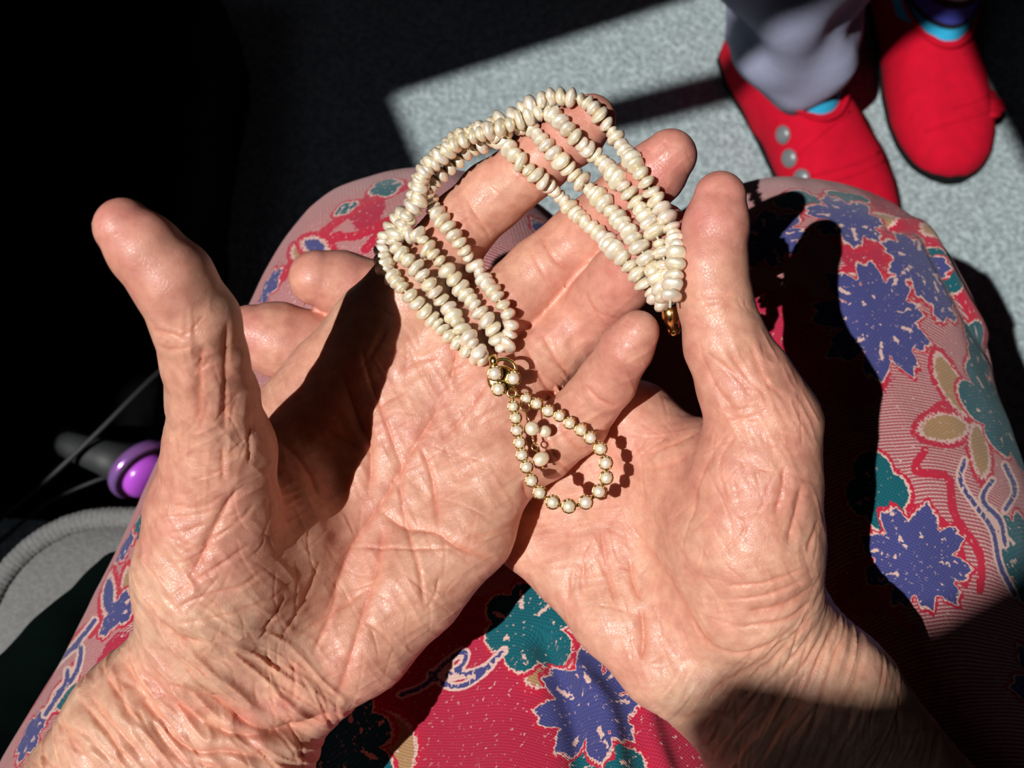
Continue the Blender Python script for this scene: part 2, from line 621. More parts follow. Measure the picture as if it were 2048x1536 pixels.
LEFT = dict(
    palm=[
        (ch((828, 590, 322, 90), (745, 720, 324, 100), (620, 960, 324, 104), (560, 1180, 316, 110)), 1.12),
        (ch((925, 680, 323, 92), (810, 850, 323, 103), (690, 1060, 320, 108), (590, 1260, 314, 112)), 1.12),
        (ch((985, 790, 321, 92), (880, 930, 320, 100), (760, 1110, 316, 106), (620, 1320, 312, 108)), 1.1),
        (ch((985, 935, 317, 88), (932, 1058, 314, 96), (822, 1168, 311, 108), (712, 1282, 308, 110), (636, 1350, 308, 96)), 1.0),
        (ch((560, 860, 322, 84), (650, 755, 327, 78), (745, 650, 326, 78), (828, 590, 322, 88)), 1.2),
    ],
    thenar=[
        (ch((440, 905, 274, 104), (428, 1030, 283, 130), (430, 1150, 290, 156), (430, 1260, 298, 150)), 1.0),
        (ch((560, 980, 309, 90), (550, 1090, 304, 125), (510, 1230, 302, 140)), 1.0),
    ],
    arm=[
        (ch((400, 1330, 305, 140), (300, 1460, 306, 158), (60, 1800, 318, 175), (-250, 2200, 330, 200)), 1.0),
        (ch((560, 1340, 306, 130), (470, 1480, 308, 160), (240, 1850, 322, 190), (-60, 2250, 335, 215)), 1.0),
    ],
    thumb=ch((248, 456, 240, 60), (290, 500, 241, 73), (345, 560, 244, 82), (392, 645, 250, 86), (410, 720, 256, 84), (426, 800, 264, 90), (440, 905, 274, 104)),
    fingers=[
        ch((1182, 238, 306, 50), (1148, 268, 308, 60), (1075, 325, 315, 63), (985, 392, 324, 68), (925, 450, 325, 68), (885, 510, 325, 74), (828, 590, 322, 82)),
        ch((1340, 312, 296, 54), (1310, 345, 299, 62), (1240, 412, 310, 66), (1165, 478, 323, 70), (1080, 545, 324, 69), (1010, 610, 324, 74), (925, 690, 322, 82)),
        ch((1326, 456, 297, 50), (1294, 496, 299, 60), (1240, 560, 309, 66), (1170, 640, 323, 70), (1090, 712, 324, 70), (985, 800, 320, 84)),
        ch((1275, 664, 288, 44), (1255, 694, 291, 52), (1215, 762, 303, 57), (1150, 845, 316, 64), (1080, 895, 317, 70), (985, 940, 317, 84)),
    ])
RIGHT = dict(
    palm=[
        (ch((1270, 850, 326, 88), (1370, 960, 319, 104), (1470, 1150, 313, 118), (1500, 1280, 312, 120)), 1.1),
        (ch((1190, 930, 333, 84), (1290, 1040, 326, 98), (1400, 1190, 318, 106), (1480, 1310, 314, 110)), 1.1),
        (ch((1130, 1000, 334, 80), (1220, 1100, 326, 92), (1330, 1230, 318, 100), (1450, 1350, 315, 104)), 1.1),
        (ch((1060, 1075, 333, 70), (1140, 1138, 328, 76), (1230, 1232, 320, 84), (1330, 1325, 314, 92), (1400, 1385, 315, 84)), 1.0),
    ],
    thenar=[
        (ch((1530, 850, 290, 104), (1510, 960, 292, 128), (1500, 1080, 296, 142), (1510, 1190, 302, 136)), 1.0),
        (ch((1420, 930, 308, 90), (1450, 1050, 304, 120), (1470, 1180, 306, 130)), 1.0),
    ],
    arm=[
        (ch((1565, 1270, 312, 118), (1660, 1400, 312, 138), (1850, 1680, 322, 165), (2150, 2150, 335, 200)), 1.0),
        (ch((1450, 1350, 314, 104), (1530, 1450, 313, 135), (1700, 1750, 325, 170), (1980, 2250, 340, 210)), 1.0),
    ],
    thumb=ch((1440, 394, 285, 52), (1432, 450, 285, 64), (1422, 530, 285, 71), (1430, 600, 285, 73), (1452, 690, 286, 82), (1492, 770, 288, 96), (1530, 850, 291, 106)),
    fingers=[
        ch((634, 556, 356, 56), (680, 566, 359, 64), (800, 600, 363, 66), (960, 680, 362, 72), (1110, 760, 352, 74), (1270, 850, 330, 82)),
        ch((500, 664, 357, 54), (550, 678, 360, 74), (700, 715, 365, 76), (860, 780, 365, 76), (1020, 850, 354, 76), (1190, 930, 335, 80)),
        ch((600, 790, 362, 56), (660, 805, 364, 66), (800, 850, 366, 70), (920, 900, 362, 70), (1130, 1000, 336, 76)),
        ch((760, 930, 360, 46), (800, 940, 361, 56), (900, 990, 360, 60), (1060, 1075, 335, 66)),
    ])

def hand_sdf(H):
    """distance to a hand; points are taken block by block so that only the nearby bones are evaluated"""
    cones, groups = [], []
    def add(c, fl):
        ids = []
        for (p, r), (q, t) in zip(c[:-1], c[1:]):
            ids.append(len(cones)); cones.append((p, r, q, t, fl))
        return ids
    palm = [add(c, fl) for c, fl in H['palm']]
    then = [add(c, fl) for c, fl in H['thenar']]
    arm = [add(c, fl) for c, fl in H['arm']]
    thumb = add(H['thumb'], 1.0)
    fing = [add(f, 1.0) for f in H['fingers']]

    def ev(P, on):
        def ch_(ids, k):
            d = None
            for i in ids:
                if on[i]:
                    p, r, q, t, fl = cones[i]
                    e = cone(P, p, r, q, t, fl)
                    d = e if d is None else smin(d, e, k)
            return d
        def mix(a, b, k):
            return b if a is None else (a if b is None else smin(a, b, k))
        d = t = a = None
        for c in palm: d = mix(d, ch_(c, 3), 5)
        for c in then: t = mix(t, ch_(c, 4), 7)
        d = mix(d, t, 10)
        for c in arm: a = mix(a, ch_(c, 6), 10)
        d = mix(d, a, 7)
        r = mix(d, ch_(thumb, 2.0), 5)
        fs = None
        for f in fing:
            fs = mix(fs, ch_(f, 2.0), 1.6)
        return mix(r, fs, 3.5)

    def fn(P):
        B = 7.0
        out = np.empty(len(P))
        while True:
            B *= 1.6
            key = np.floor(P / B).astype(np.int64) + 200
            key = (key[:, 0] * 1000 + key[:, 1]) * 1000 + key[:, 2]
            order = np.argsort(key, kind='stable')
            u, start = np.unique(key[order], return_index=True)
            if len(u) * 220 < len(P) or B > 60:
                break
        ctr = np.stack([u // 1000000, u // 1000 % 1000, u % 1000], -1) - 200
        ctr = (ctr + 0.5) * B
        D = np.stack([cone(ctr, *c) for c in cones], -1)
        lim = D.min(1) + B * 1.75 + 15
        on = D < lim[:, None]
        start = np.append(start, len(P))
        for k in range(len(u)):
            ii = order[start[k]:start[k + 1]]
            out[ii] = ev(P[ii], on[k])
        return out
    return fn

def hand_bounds(H, pad=6):
    pts = []
    for key in ('palm', 'thenar', 'arm'):
        for c, fl in H[key]:
            pts += c
    pts += H['thumb']
    for f in H['fingers']:
        pts += f
    P = np.array([p for p, r in pts]); R = np.array([r for p, r in pts])[:, None]
    return (P - R).min(0) - pad, (P + R).max(0) + pad

TONE = srgb(213, 156, 132)

def build_hand(H, creases, extra, h=1.9):
    fn = hand_sdf(H)
    lo, hi = hand_bounds(H)
    V, F = surface_nets(fn, lo, hi, h)
    V = project(fn, V, 1)
    V, F = subdivide(V, F)
    V = project(fn, V, 1)
    V, F, big = subdivide_some(V, F, in_view(V, F))
    n = normals(V, F, big)
    new = np.where((n * V).sum(1) < 0)[0]
    V[new] = project(fn, V[new], 1)
    n = normals(V, F, big)
    px = c2px(V)
    view = V / np.linalg.norm(V, axis=1)[:, None]
    facing = np.clip(-(n * view).sum(1) * 1.6, 0, 1)
    disp = np.zeros(len(V))
    red = np.zeros(len(V))
    for pts, w, dep in creases:
        pts = np.asarray(pts, float)
        if dep < 0.65:
            w = w * 0.62
        lo2, hi2 = pts.min(0) - 6 * w, pts.max(0) + 6 * w
        m = np.where((px[:, 0] > lo2[0]) & (px[:, 0] < hi2[0]) & (px[:, 1] > lo2[1]) & (px[:, 1] < hi2[1]) & (facing > 0))[0]
        if not len(m):
            continue
        dd, tt, sd = poly_dist(px[m], pts)
        env = np.clip(np.minimum(tt, 1 - tt) * 6, 0, 1) ** 0.7
        g = np.exp(-np.maximum(dd - 1.0, 0) / (0.8 * w)) * env * facing[m]
        rim = np.exp(-((dd - 2.4 * w) / (1.3 * w)) ** 2) * env * facing[m]
        disp[m] += dep * (-0.9 * g + 0.12 * rim)
        red[m] = np.maximum(red[m], g * min(1, abs(dep) * 1.6))
    d2, tone = extra(V, n, px, facing)
    disp += d2
    V = V + n * disp[:, None]
    tone = tone * (1 - 0.30 * red[:, None] * np.array([0.25, 0.8, 0.9]))
    return fn, V, F, big, tone

LEFT_CREASES = [
    # thumb and thenar
    ([(404, 690), (400, 780), (400, 850)], 12, 0.7), ([(455, 640), (452, 741), (451, 862)], 14, 1.0),
    ([(302, 660), (340, 668), (372, 680)], 6, 0.35), ([(310, 690), (345, 700), (385, 690)], 6, 0.3),
    ([(478, 976), (445, 1028), (416, 1086), (393, 1132), (374, 1161)], 10, 1.0),
    ([(510, 1008), (478, 1041), (419, 1086)], 5, 0.35), ([(500, 1086), (452, 1122), (380, 1168), (335, 1200)], 5, 0.4),
    ([(523, 1145), (478, 1174), (390, 1197), (341, 1230)], 5, 0.4), ([(569, 1187), (504, 1213), (445, 1233), (344, 1246)], 5, 0.35),
    ([(292, 1195), (315, 1239), (357, 1272), (420, 1288)], 12, 1.3), ([(569, 1187), (553, 1226), (517, 1282)], 5, 0.4),
    ([(540, 953), (562, 1002), (579, 1050)], 7, 0.5), ([(331, 1067), (380, 1060), (413, 1047)], 5, 0.3),
    ([(330, 1130), (370, 1122), (400, 1108)], 5, 0.25), ([(445, 890), (446, 963)], 6, 0.4), ([(500, 850), (498, 930)], 7, 0.5),
    ([(340, 1010), (400, 1015), (455, 985)], 6, 0.3), ([(320, 1020), (360, 1035), (430, 1020)], 5, 0.25),
    # palm
    ([(720, 690), (747, 779), (767, 828), (785, 884), (802, 931), (802, 1000)], 7, 0.6),
    ([(686, 700), (694, 767), (717, 831), (735, 884), (741, 930), (735, 1000)], 12, 1.5),
    ([(902, 778), (855, 852), (826, 896), (791, 954), (772, 990), (708, 1086), (679, 1158), (640, 1250)], 8, 0.75),
    ([(776, 658), (761, 679), (735, 726)], 6, 0.4), ([(837, 887), (855, 925), (867, 972), (876, 1061)], 7, 0.6),
    ([(754, 1015), (808, 1054), (872, 1065), (915, 1094), (995, 1122)], 8, 0.9), ([(697, 1094), (822, 1097), (922, 1097)], 5, 0.35),
    ([(797, 961), (815, 1061), (837, 1133), (851, 1223)], 7, 0.55),
    ([(768, 1033), (758, 1115), (743, 1169), (722, 1240), (704, 1305), (672, 1402)], 9, 0.8),
    ([(600, 1266), (665, 1226), (736, 1176)], 6, 0.45), ([(1048, 1020), (1012, 1054), (933, 1079)], 6, 0.5),
    ([(1060, 1040), (1000, 1075), (940, 1090)], 5, 0.35), ([(1048, 960), (1062, 1018)], 9, 0.9),
    ([(880, 640), (905, 700), (915, 760)], 12, 0.7), ([(975, 760), (930, 830), (880, 880)], 12, 0.6), ([(800, 740), (840, 720), (880, 716)], 6, 0.35),
    ([(680, 1160), (660, 1230), (625, 1310)], 7, 0.5), ([(722, 1240), (760, 1262), (780, 1290)], 5, 0.3),
    ([(850, 1223), (870, 1190), (880, 1150)], 5, 0.3), ([(640, 1120), (610, 1200), (560, 1280)], 6, 0.4),
    ([(650, 860), (690, 880), (720, 905)], 10, 0.7), ([(560, 880), (610, 930), (640, 1000)], 9, 0.6),
    # finger creases
    ([(985, 470), (940, 440), (905, 470)], 6, 0.35), ([(930, 390), (960, 440), (1000, 455)], 5, 0.35), ([(1020, 330), (1050, 360), (1085, 385)], 5, 0.3),
    ([(1080, 470), (1110, 520), (1150, 545)], 6, 0.4), ([(1060, 500), (1090, 550), (1130, 575)], 5, 0.3), ([(1010, 590), (1040, 640), (1070, 660)], 9, 0.7),
    ([(1165, 580), (1200, 640), (1225, 660)], 6, 0.4), ([(1080, 660), (1120, 730), (1160, 760)], 7, 0.5), ([(1050, 690), (1090, 770), (1120, 800)], 8, 0.6),
    ([(1170, 770), (1200, 800), (1240, 815)], 6, 0.5), ([(1120, 850), (1150, 890), (1190, 905)], 6, 0.5), ([(1090, 870), (1115, 920), (1150, 950)], 6, 0.5),
    ([(1130, 830), (1180, 880), (1215, 880)], 5, 0.3),
    # wrist
    ([(244, 1297), (253, 1345), (286, 1393), (337, 1451), (370, 1475)], 11, 1.62),
    ([(260, 1303), (292, 1351), (344, 1406), (408, 1445), (463, 1467), (543, 1471), (645, 1456)], 11, 1.76),
    ([(369, 1384), (421, 1397), (479, 1438), (537, 1464), (588, 1459), (680, 1422)], 14, 2.70),
    ([(234, 1351), (279, 1393), (318, 1442), (350, 1480), (398, 1506), (447, 1503), (543, 1519)], 11, 1.76),
    ([(202, 1329), (221, 1361), (253, 1419), (270, 1440)], 7, 0.94), ([(157, 1393), (179, 1426), (228, 1484), (260, 1530)], 7, 1.08),
    ([(176, 1380), (195, 1419), (240, 1464), (285, 1520)], 7, 1.08), ([(120, 1440), (150, 1480), (190, 1540)], 6, 0.81),
    ([(300, 1440), (340, 1500), (420, 1560)], 9, 1.22), ([(380, 1520), (450, 1540), (560, 1560)], 11, 1.62), ([(290, 1320), (330, 1360), (390, 1385)], 8, 0.81),
]
RIGHT_CREASES = [
    ([(1234, 1018), (1293, 1093), (1319, 1125), (1358, 1190), (1408, 1278), (1460, 1305), (1525, 1295), (1603, 1247)], 7, 0.65),
    ([(1202, 1044), (1208, 1109), (1225, 1184), (1228, 1240)], 9, 0.7), ([(1283, 998), (1306, 1037), (1322, 1083)], 7, 0.45),
    ([(1260, 1119), (1267, 1168), (1283, 1203)], 8, 0.6), ([(1281, 1215), (1286, 1271), (1280, 1320)], 9, 1.2),
    ([(1140, 1135), (1133, 1207)], 9, 0.5), ([(1165, 1120), (1170, 1200)], 9, 0.4),
    ([(1569, 930), (1563, 985), (1550, 1030)], 8, 0.7), ([(1602, 970), (1592, 1025), (1576, 1090)], 7, 0.7), ([(1638, 1041), (1615, 1106)], 6, 0.6),
    ([(1289, 910), (1357, 884), (1413, 858)], 8, 0.4), ([(1280, 940), (1340, 930), (1400, 900)], 8, 0.35), ([(1330, 760), (1360, 780), (1393, 806)], 9, 0.6),
    ([(1320, 790), (1370, 800), (1400, 790)], 7, 0.5), ([(1439, 842), (1485, 838), (1530, 823)], 5, 0.3), ([(1432, 715), (1470, 750), (1510, 800)], 6, 0.4),
    ([(1455, 700), (1500, 760), (1530, 790)], 6, 0.4), ([(1375, 600), (1420, 592), (1470, 590)], 6, 0.3), ([(1385, 625), (1430, 612), (1475, 612)], 5, 0.25),
    ([(1400, 700), (1430, 770), (1470, 820)], 6, 0.35), ([(1500, 690), (1530, 760), (1570, 800)], 7, 0.4),
    ([(1446, 1172), (1525, 1168), (1610, 1138)], 6, 0.45), ([(1460, 1200), (1530, 1192), (1610, 1160)], 5, 0.4), ([(1494, 1226), (1569, 1209), (1640, 1165)], 7, 0.7),
    ([(1480, 1255), (1570, 1240), (1640, 1190)], 7, 0.6), ([(1412, 1401), (1446, 1367), (1508, 1332), (1576, 1278)], 9, 0.9),
    ([(1430, 1430), (1480, 1370), (1560, 1310), (1640, 1220)], 8, 0.7), ([(1470, 1450), (1520, 1380), (1600, 1300), (1655, 1210)], 7, 0.6),
    ([(1500, 1480), (1560, 1390), (1620, 1310), (1665, 1220)], 7, 0.6), ([(1560, 1480), (1610, 1380), (1650, 1290), (1680, 1230)], 8, 0.7),
    ([(1610, 1500), (1640, 1400), (1670, 1310), (1700, 1260)], 7, 0.5), ([(1350, 1440), (1420, 1425), (1470, 1440)], 12, 0.8),
    ([(1430, 900), (1400, 960), (1380, 1040)], 8, 0.35), ([(1470, 870), (1440, 930), (1455, 1010)], 6, 0.3), ([(1460, 1020), (1490, 1060), (1440, 1110)], 5, 0.25),
]

def dirnoise(V, d, along, across, seed):
    """ridged noise drawn out along camera-plane direction d (mm)"""
    d = np.array([d[0], d[1]], float); d /= np.linalg.norm(d)
    e = np.array([-d[1], d[0]])
    u = V[:, :2] @ d / along
    w = V[:, :2] @ e / across
    z = noise3(np.stack([u, w, V[:, 2] / (along * 2)], -1), seed)
    return 1 - 2 * np.abs(z) ** 0.7

def sstep(a, b, x):
    t = np.clip((x - a) / (b - a), 0, 1)
    return t * t * (3 - 2 * t)

def tips_red(V, H):
    r = np.zeros(len(V))
    for f in H['fingers'] + [H['thumb']]:
        d = np.linalg.norm(V - f[1][0], axis=1)
        r = np.maximum(r, np.exp(-(d / 17) ** 2))
    return r

def skin_tone(V, H, wr):
    n1 = fbm(V / 22, 5, 3)
    n2 = fbm(V / 7, 9, 3)
    red = 0.6 * tips_red(V, H) + 0.30 * n1 + 0.20 * n2
    t = np.repeat(TONE[None], len(V), 0)
    pink = srgb(204, 128, 118)
    pale = srgb(216, 174, 147)
    r = np.clip(red, 0, 1)[:, None]
    t = t * (1 - r) + pink * r
    q = np.clip(-red * 1.2 + 0.75 * wr, 0, 1)[:, None]
    return t * (1 - q) + pale * q

def left_extra(V, n, px, facing):
    x, y = px[:, 0], px[:, 1]
    s = (x - 640) * -0.6 + (y - 1300) * 0.8        # distance down the forearm
    wr = sstep(-40, 90, s) * sstep(900, 300, s)
    d = 0.22 * fbm(V / 9, 3, 2)
    d += wr * (0.85 * dirnoise(V, (0.62, -0.78), 16, 3.2, 11) + 0.35 * dirnoise(V, (0.75, -0.66), 9, 1.8, 12))
    th = np.exp(-((x - 400) / 90) ** 2) * sstep(560, 700, y) * sstep(1080, 900, y)
    d += th * 0.30 * dirnoise(V, (0.15, 1), 12, 2.4, 13)
    pal = sstep(620, 760, y) * (1 - wr)
    d += pal * 0.16 * dirnoise(V, (0.9, 0.5), 11, 2.2, 14) + pal * 0.14 * dirnoise(V, (-0.5, 0.86), 12, 2.6, 15)
    fg = sstep(850, 930, x) * sstep(900, 780, y - 0.15 * x)
    d += fg * 0.12 * dirnoise(V, (0.75, 0.66), 12, 2.6, 16)
    return d * np.clip(facing + .35, 0, 1), skin_tone(V, LEFT, wr)

def right_extra(V, n, px, facing):
    x, y = px[:, 0], px[:, 1]
    s = (x - 1480) * 0.5 + (y - 1280) * 0.86
    wr = sstep(-60, 80, s) * sstep(1000, 400, s)
    d = 0.22 * fbm(V / 9, 33, 2)
    d += wr * (0.40 * dirnoise(V, (0.45, 0.89), 22, 2.6, 21) + 0.18 * dirnoise(V, (0.5, 0.86), 12, 1.4, 22))
    th = sstep(600, 720, y) * sstep(960, 820, y) * sstep(1380, 1430, x)
    d += th * 0.22 * dirnoise(V, (0.45, -0.89), 10, 2.2, 23)
    pal = sstep(800, 900, y) * (1 - wr)
    d += pal * 0.15 * dirnoise(V, (0.4, -0.9), 12, 2.4, 24) + pal * 0.10 * dirnoise(V, (0.9, 0.2), 10, 2.0, 25)
    return d * np.clip(facing + .35, 0, 1), skin_tone(V, RIGHT, wr)

def fine_lines(n, poly, dirs, seed, length=(50, 150), dep=(0.07, 0.2), w=(2.6, 3.6)):
    """many shallow random lines inside a pixel polygon, running roughly along the given directions"""
    rnd = random.Random(seed)
    P = np.array(poly, float)
    def inside(x, y):
        c = False
        for i in range(len(P)):
            (x1, y1), (x2, y2) = P[i], P[i - 1]
            if (y1 > y) != (y2 > y) and x < (x2 - x1) * (y - y1) / (y2 - y1) + x1:
                c = not c
        return c
    out = []
    while len(out) < n:
        x, y = rnd.uniform(P[:, 0].min(), P[:, 0].max()), rnd.uniform(P[:, 1].min(), P[:, 1].max())
        if not inside(x, y):
            continue
        dx, dy = rnd.choice(dirs)
        a = math.atan2(dy, dx) + rnd.gauss(0, 0.22)
        l = rnd.uniform(*length)
        k = rnd.gauss(0, 0.25)
        pts = []
        for t in (-0.5, -0.17, 0.17, 0.5):
            b = a + k * t
            pts.append((x + l * t * math.cos(b), y + l * t * math.sin(b)))
        out.append((pts, rnd.uniform(*w), rnd.uniform(*dep)))
    return out

LEFT_CREASES += fine_lines(120, [(690, 640), (900, 620), (1030, 860), (1040, 1020), (720, 1400), (420, 1330), (330, 1180), (340, 1000), (520, 960), (640, 1100), (700, 900)], [(-.55, .83), (.9, .45), (-.8, .5), (.3, .95)], 1)
LEFT_CREASES += fine_lines(45, [(320, 640), (480, 640), (520, 860), (520, 980), (320, 1030), (335, 800)], [(.15, 1), (1, .1), (.7, -.7)], 2, (30, 90))
LEFT_CREASES += fine_lines(60, [(870, 420), (1090, 330), (1400, 260), (1330, 480), (1330, 700), (1150, 980), (1040, 860), (1000, 560)], [(.6, .8), (.75, .66)], 3, (30, 80), (0.06, 0.15))
LEFT_CREASES += fine_lines(60, [(280, 1240), (700, 1380), (640, 1536), (40, 1536)], [(.62, .6), (.7, .7), (.3, .9)], 4, (50, 160), (0.15, 0.45), (3.2, 5))
RIGHT_CREASES += fine_lines(110, [(1290, 800), (1600, 800), (1640, 1120), (1450, 1300), (1290, 1350), (1100, 1190), (1080, 1130), (1250, 980)], [(.4, .9), (-.6, .8), (.95, .25), (.2, .98)], 5)
RIGHT_CREASES += fine_lines(50, [(1370, 580), (1480, 580), (1600, 790), (1620, 900), (1400, 900)], [(.45, .9), (.95, -.2), (.7, .7)], 6, (30, 90))
RIGHT_CREASES += fine_lines(70, [(1640, 1150), (1900, 1536), (1420, 1536), (1400, 1400), (1560, 1290)], [(.45, -.89), (.3, -.95)], 7, (80, 220), (0.15, 0.4), (3.2, 5))

person = empty('person', (0.05, -0.1, 0.40))
tag(person, 'seated person in floral trousers holding out both open palms with the pearls', 'person')

LEFT_FN, lv, lf, lb, lt = build_hand(LEFT, LEFT_CREASES, left_extra)
RIGHT_FN, rv, rf, rb, rt = build_hand(RIGHT, RIGHT_CREASES, right_extra)
for V, F, B, T, lab in ((lv, lf, lb, lt, 'lined left hand and wrist, palm up, thumb raised'), (rv, rf, rb, rt, 'right hand and wrist, palm up, cupped beneath the left one')):
    me = poly_mesh('hand', c2w(V), F, B)
    set_col(me, 'tone', T)
    o = link('hand', me, SKIN, person)
    o['label'] = lab

# ------------------------------------------------------------------ finger nails (their edges show at the thumbs and two finger tips)
NAIL = simple('nail', (0.66, 0.45, 0.38), 0.28, scale=300.0, noise=(0.72, 0.54, 0.46))

def nail(tip, prev, side, wid, length, parent, lab=None):
    """a curved plate on the back of a finger end; tip/prev (camera mm), side = outward direction of the nail"""
    ax = tip - prev; ax /= np.linalg.norm(ax)
    up = np.array(side, float); up -= ax * (up @ ax); up /= np.linalg.norm(up)
    sd = np.cross(ax, up)
    V, F = [], []
    nu, nv = 9, 8
    for lay in (0, 1):
        for j in range(nv):
            t = j / (nv - 1)
            for i in range(nu):
                a = (i / (nu - 1) - 0.5) * 2.0
                w = wid * (1 - 0.25 * max(0, t - 0.75) * 4 * a * a)
                p = tip + ax * (length * (t - 0.62)) + sd * math.sin(a) * w + up * (math.cos(a) * w * 0.98 - 0.9 - 0.7 * lay - 0.16 * w * t * t)
                V.append(p)
    for lay in (0, 1):
        o = lay * nu * nv
        for j in range(nv - 1):
            for i in range(nu - 1):
                q = (o + j * nu + i, o + j * nu + i + 1, o + (j + 1) * nu + i + 1, o + (j + 1) * nu + i)
                F.append(q if lay == 0 else q[::-1])
    b = [j * nu for j in range(nv)] + [(nv - 1) * nu + i for i in range(1, nu)] + [j * nu + nu - 1 for j in range(nv - 2, -1, -1)] + [i for i in range(nu - 2, 0, -1)]
    for i in range(len(b)):
        p, q = b[i], b[(i + 1) % len(b)]
        F.append((p, q, q + nu * nv, p + nu * nv))
    return link('fingernail', py_mesh('fingernail', c2w(np.array(V)), F), NAIL, parent)

hands = [o for o in bpy.data.objects if o.parent is person]
hl = [o for o in hands if 'left hand' in o['label']][0]
hr = [o for o in hands if 'right hand' in o['label']][0]
T = LEFT['thumb']; nail(T[0][0], T[1][0], (-0.75, -0.5, 0.55), 6.6, 13, hl)
T = RIGHT['thumb']; nail(T[0][0], T[1][0], (0.8, 0.0, 0.6), 6.2, 12, hr)
for f, s in zip(LEFT['fingers'], ((0.35, 0.75, 0.6), (0.8, 0.35, 0.6), (0.7, 0.5, 0.7), (0.6, 0.3, 0.9))):
    nail(f[0][0], f[1][0], s, f[0][1] * 0.92, 11, hl)
for f in RIGHT['fingers']:
    nail(f[0][0], f[1][0], (-0.1, -0.1, 1), f[0][1] * 0.92, 11, hr)

# ------------------------------------------------------------------ floral trousers
def wmm(x, y, z):
    return w2c(np.array([x, y, z]))

LEGS = [
    [((-.150, -.30, .405), 96), ((-.108, .00, .408), 84), ((-.066, .120, .414), 79), ((-.036, .196, .418), 75)],
    [((.175, -.30, .405), 98), ((.138, .00, .408), 88), ((.124, .120, .414), 83), ((.119, .188, .416), 78)],
]
SHINS = [[((-.036, .196, .418), 75), ((-.045, .215, .20), 62), ((-.05, .19, .09), 58)], [((.119, .188, .416), 78), ((.122, .21, .20), 64), ((.125, .18, .09), 60)]]

def trousers_fn(P):
    d = None
    for leg, shin in zip(LEGS, SHINS):
        e = None
        for c in (leg, shin):
            g = chain(P, [(wmm(*p), r) for p, r in c], 12)
            e = g if e is None else smin(e, g, 14)
        d = e if d is None else smin(d, e, 22)
    lap = chain(P, [(wmm(*p), r) for p, r in (((.02, -.25, .41), 84), ((.025, .0, .430), 74), ((.03, .07, .428), 72), ((.035, .13, .405), 56))], 8)
    return smin(d, lap, 26)

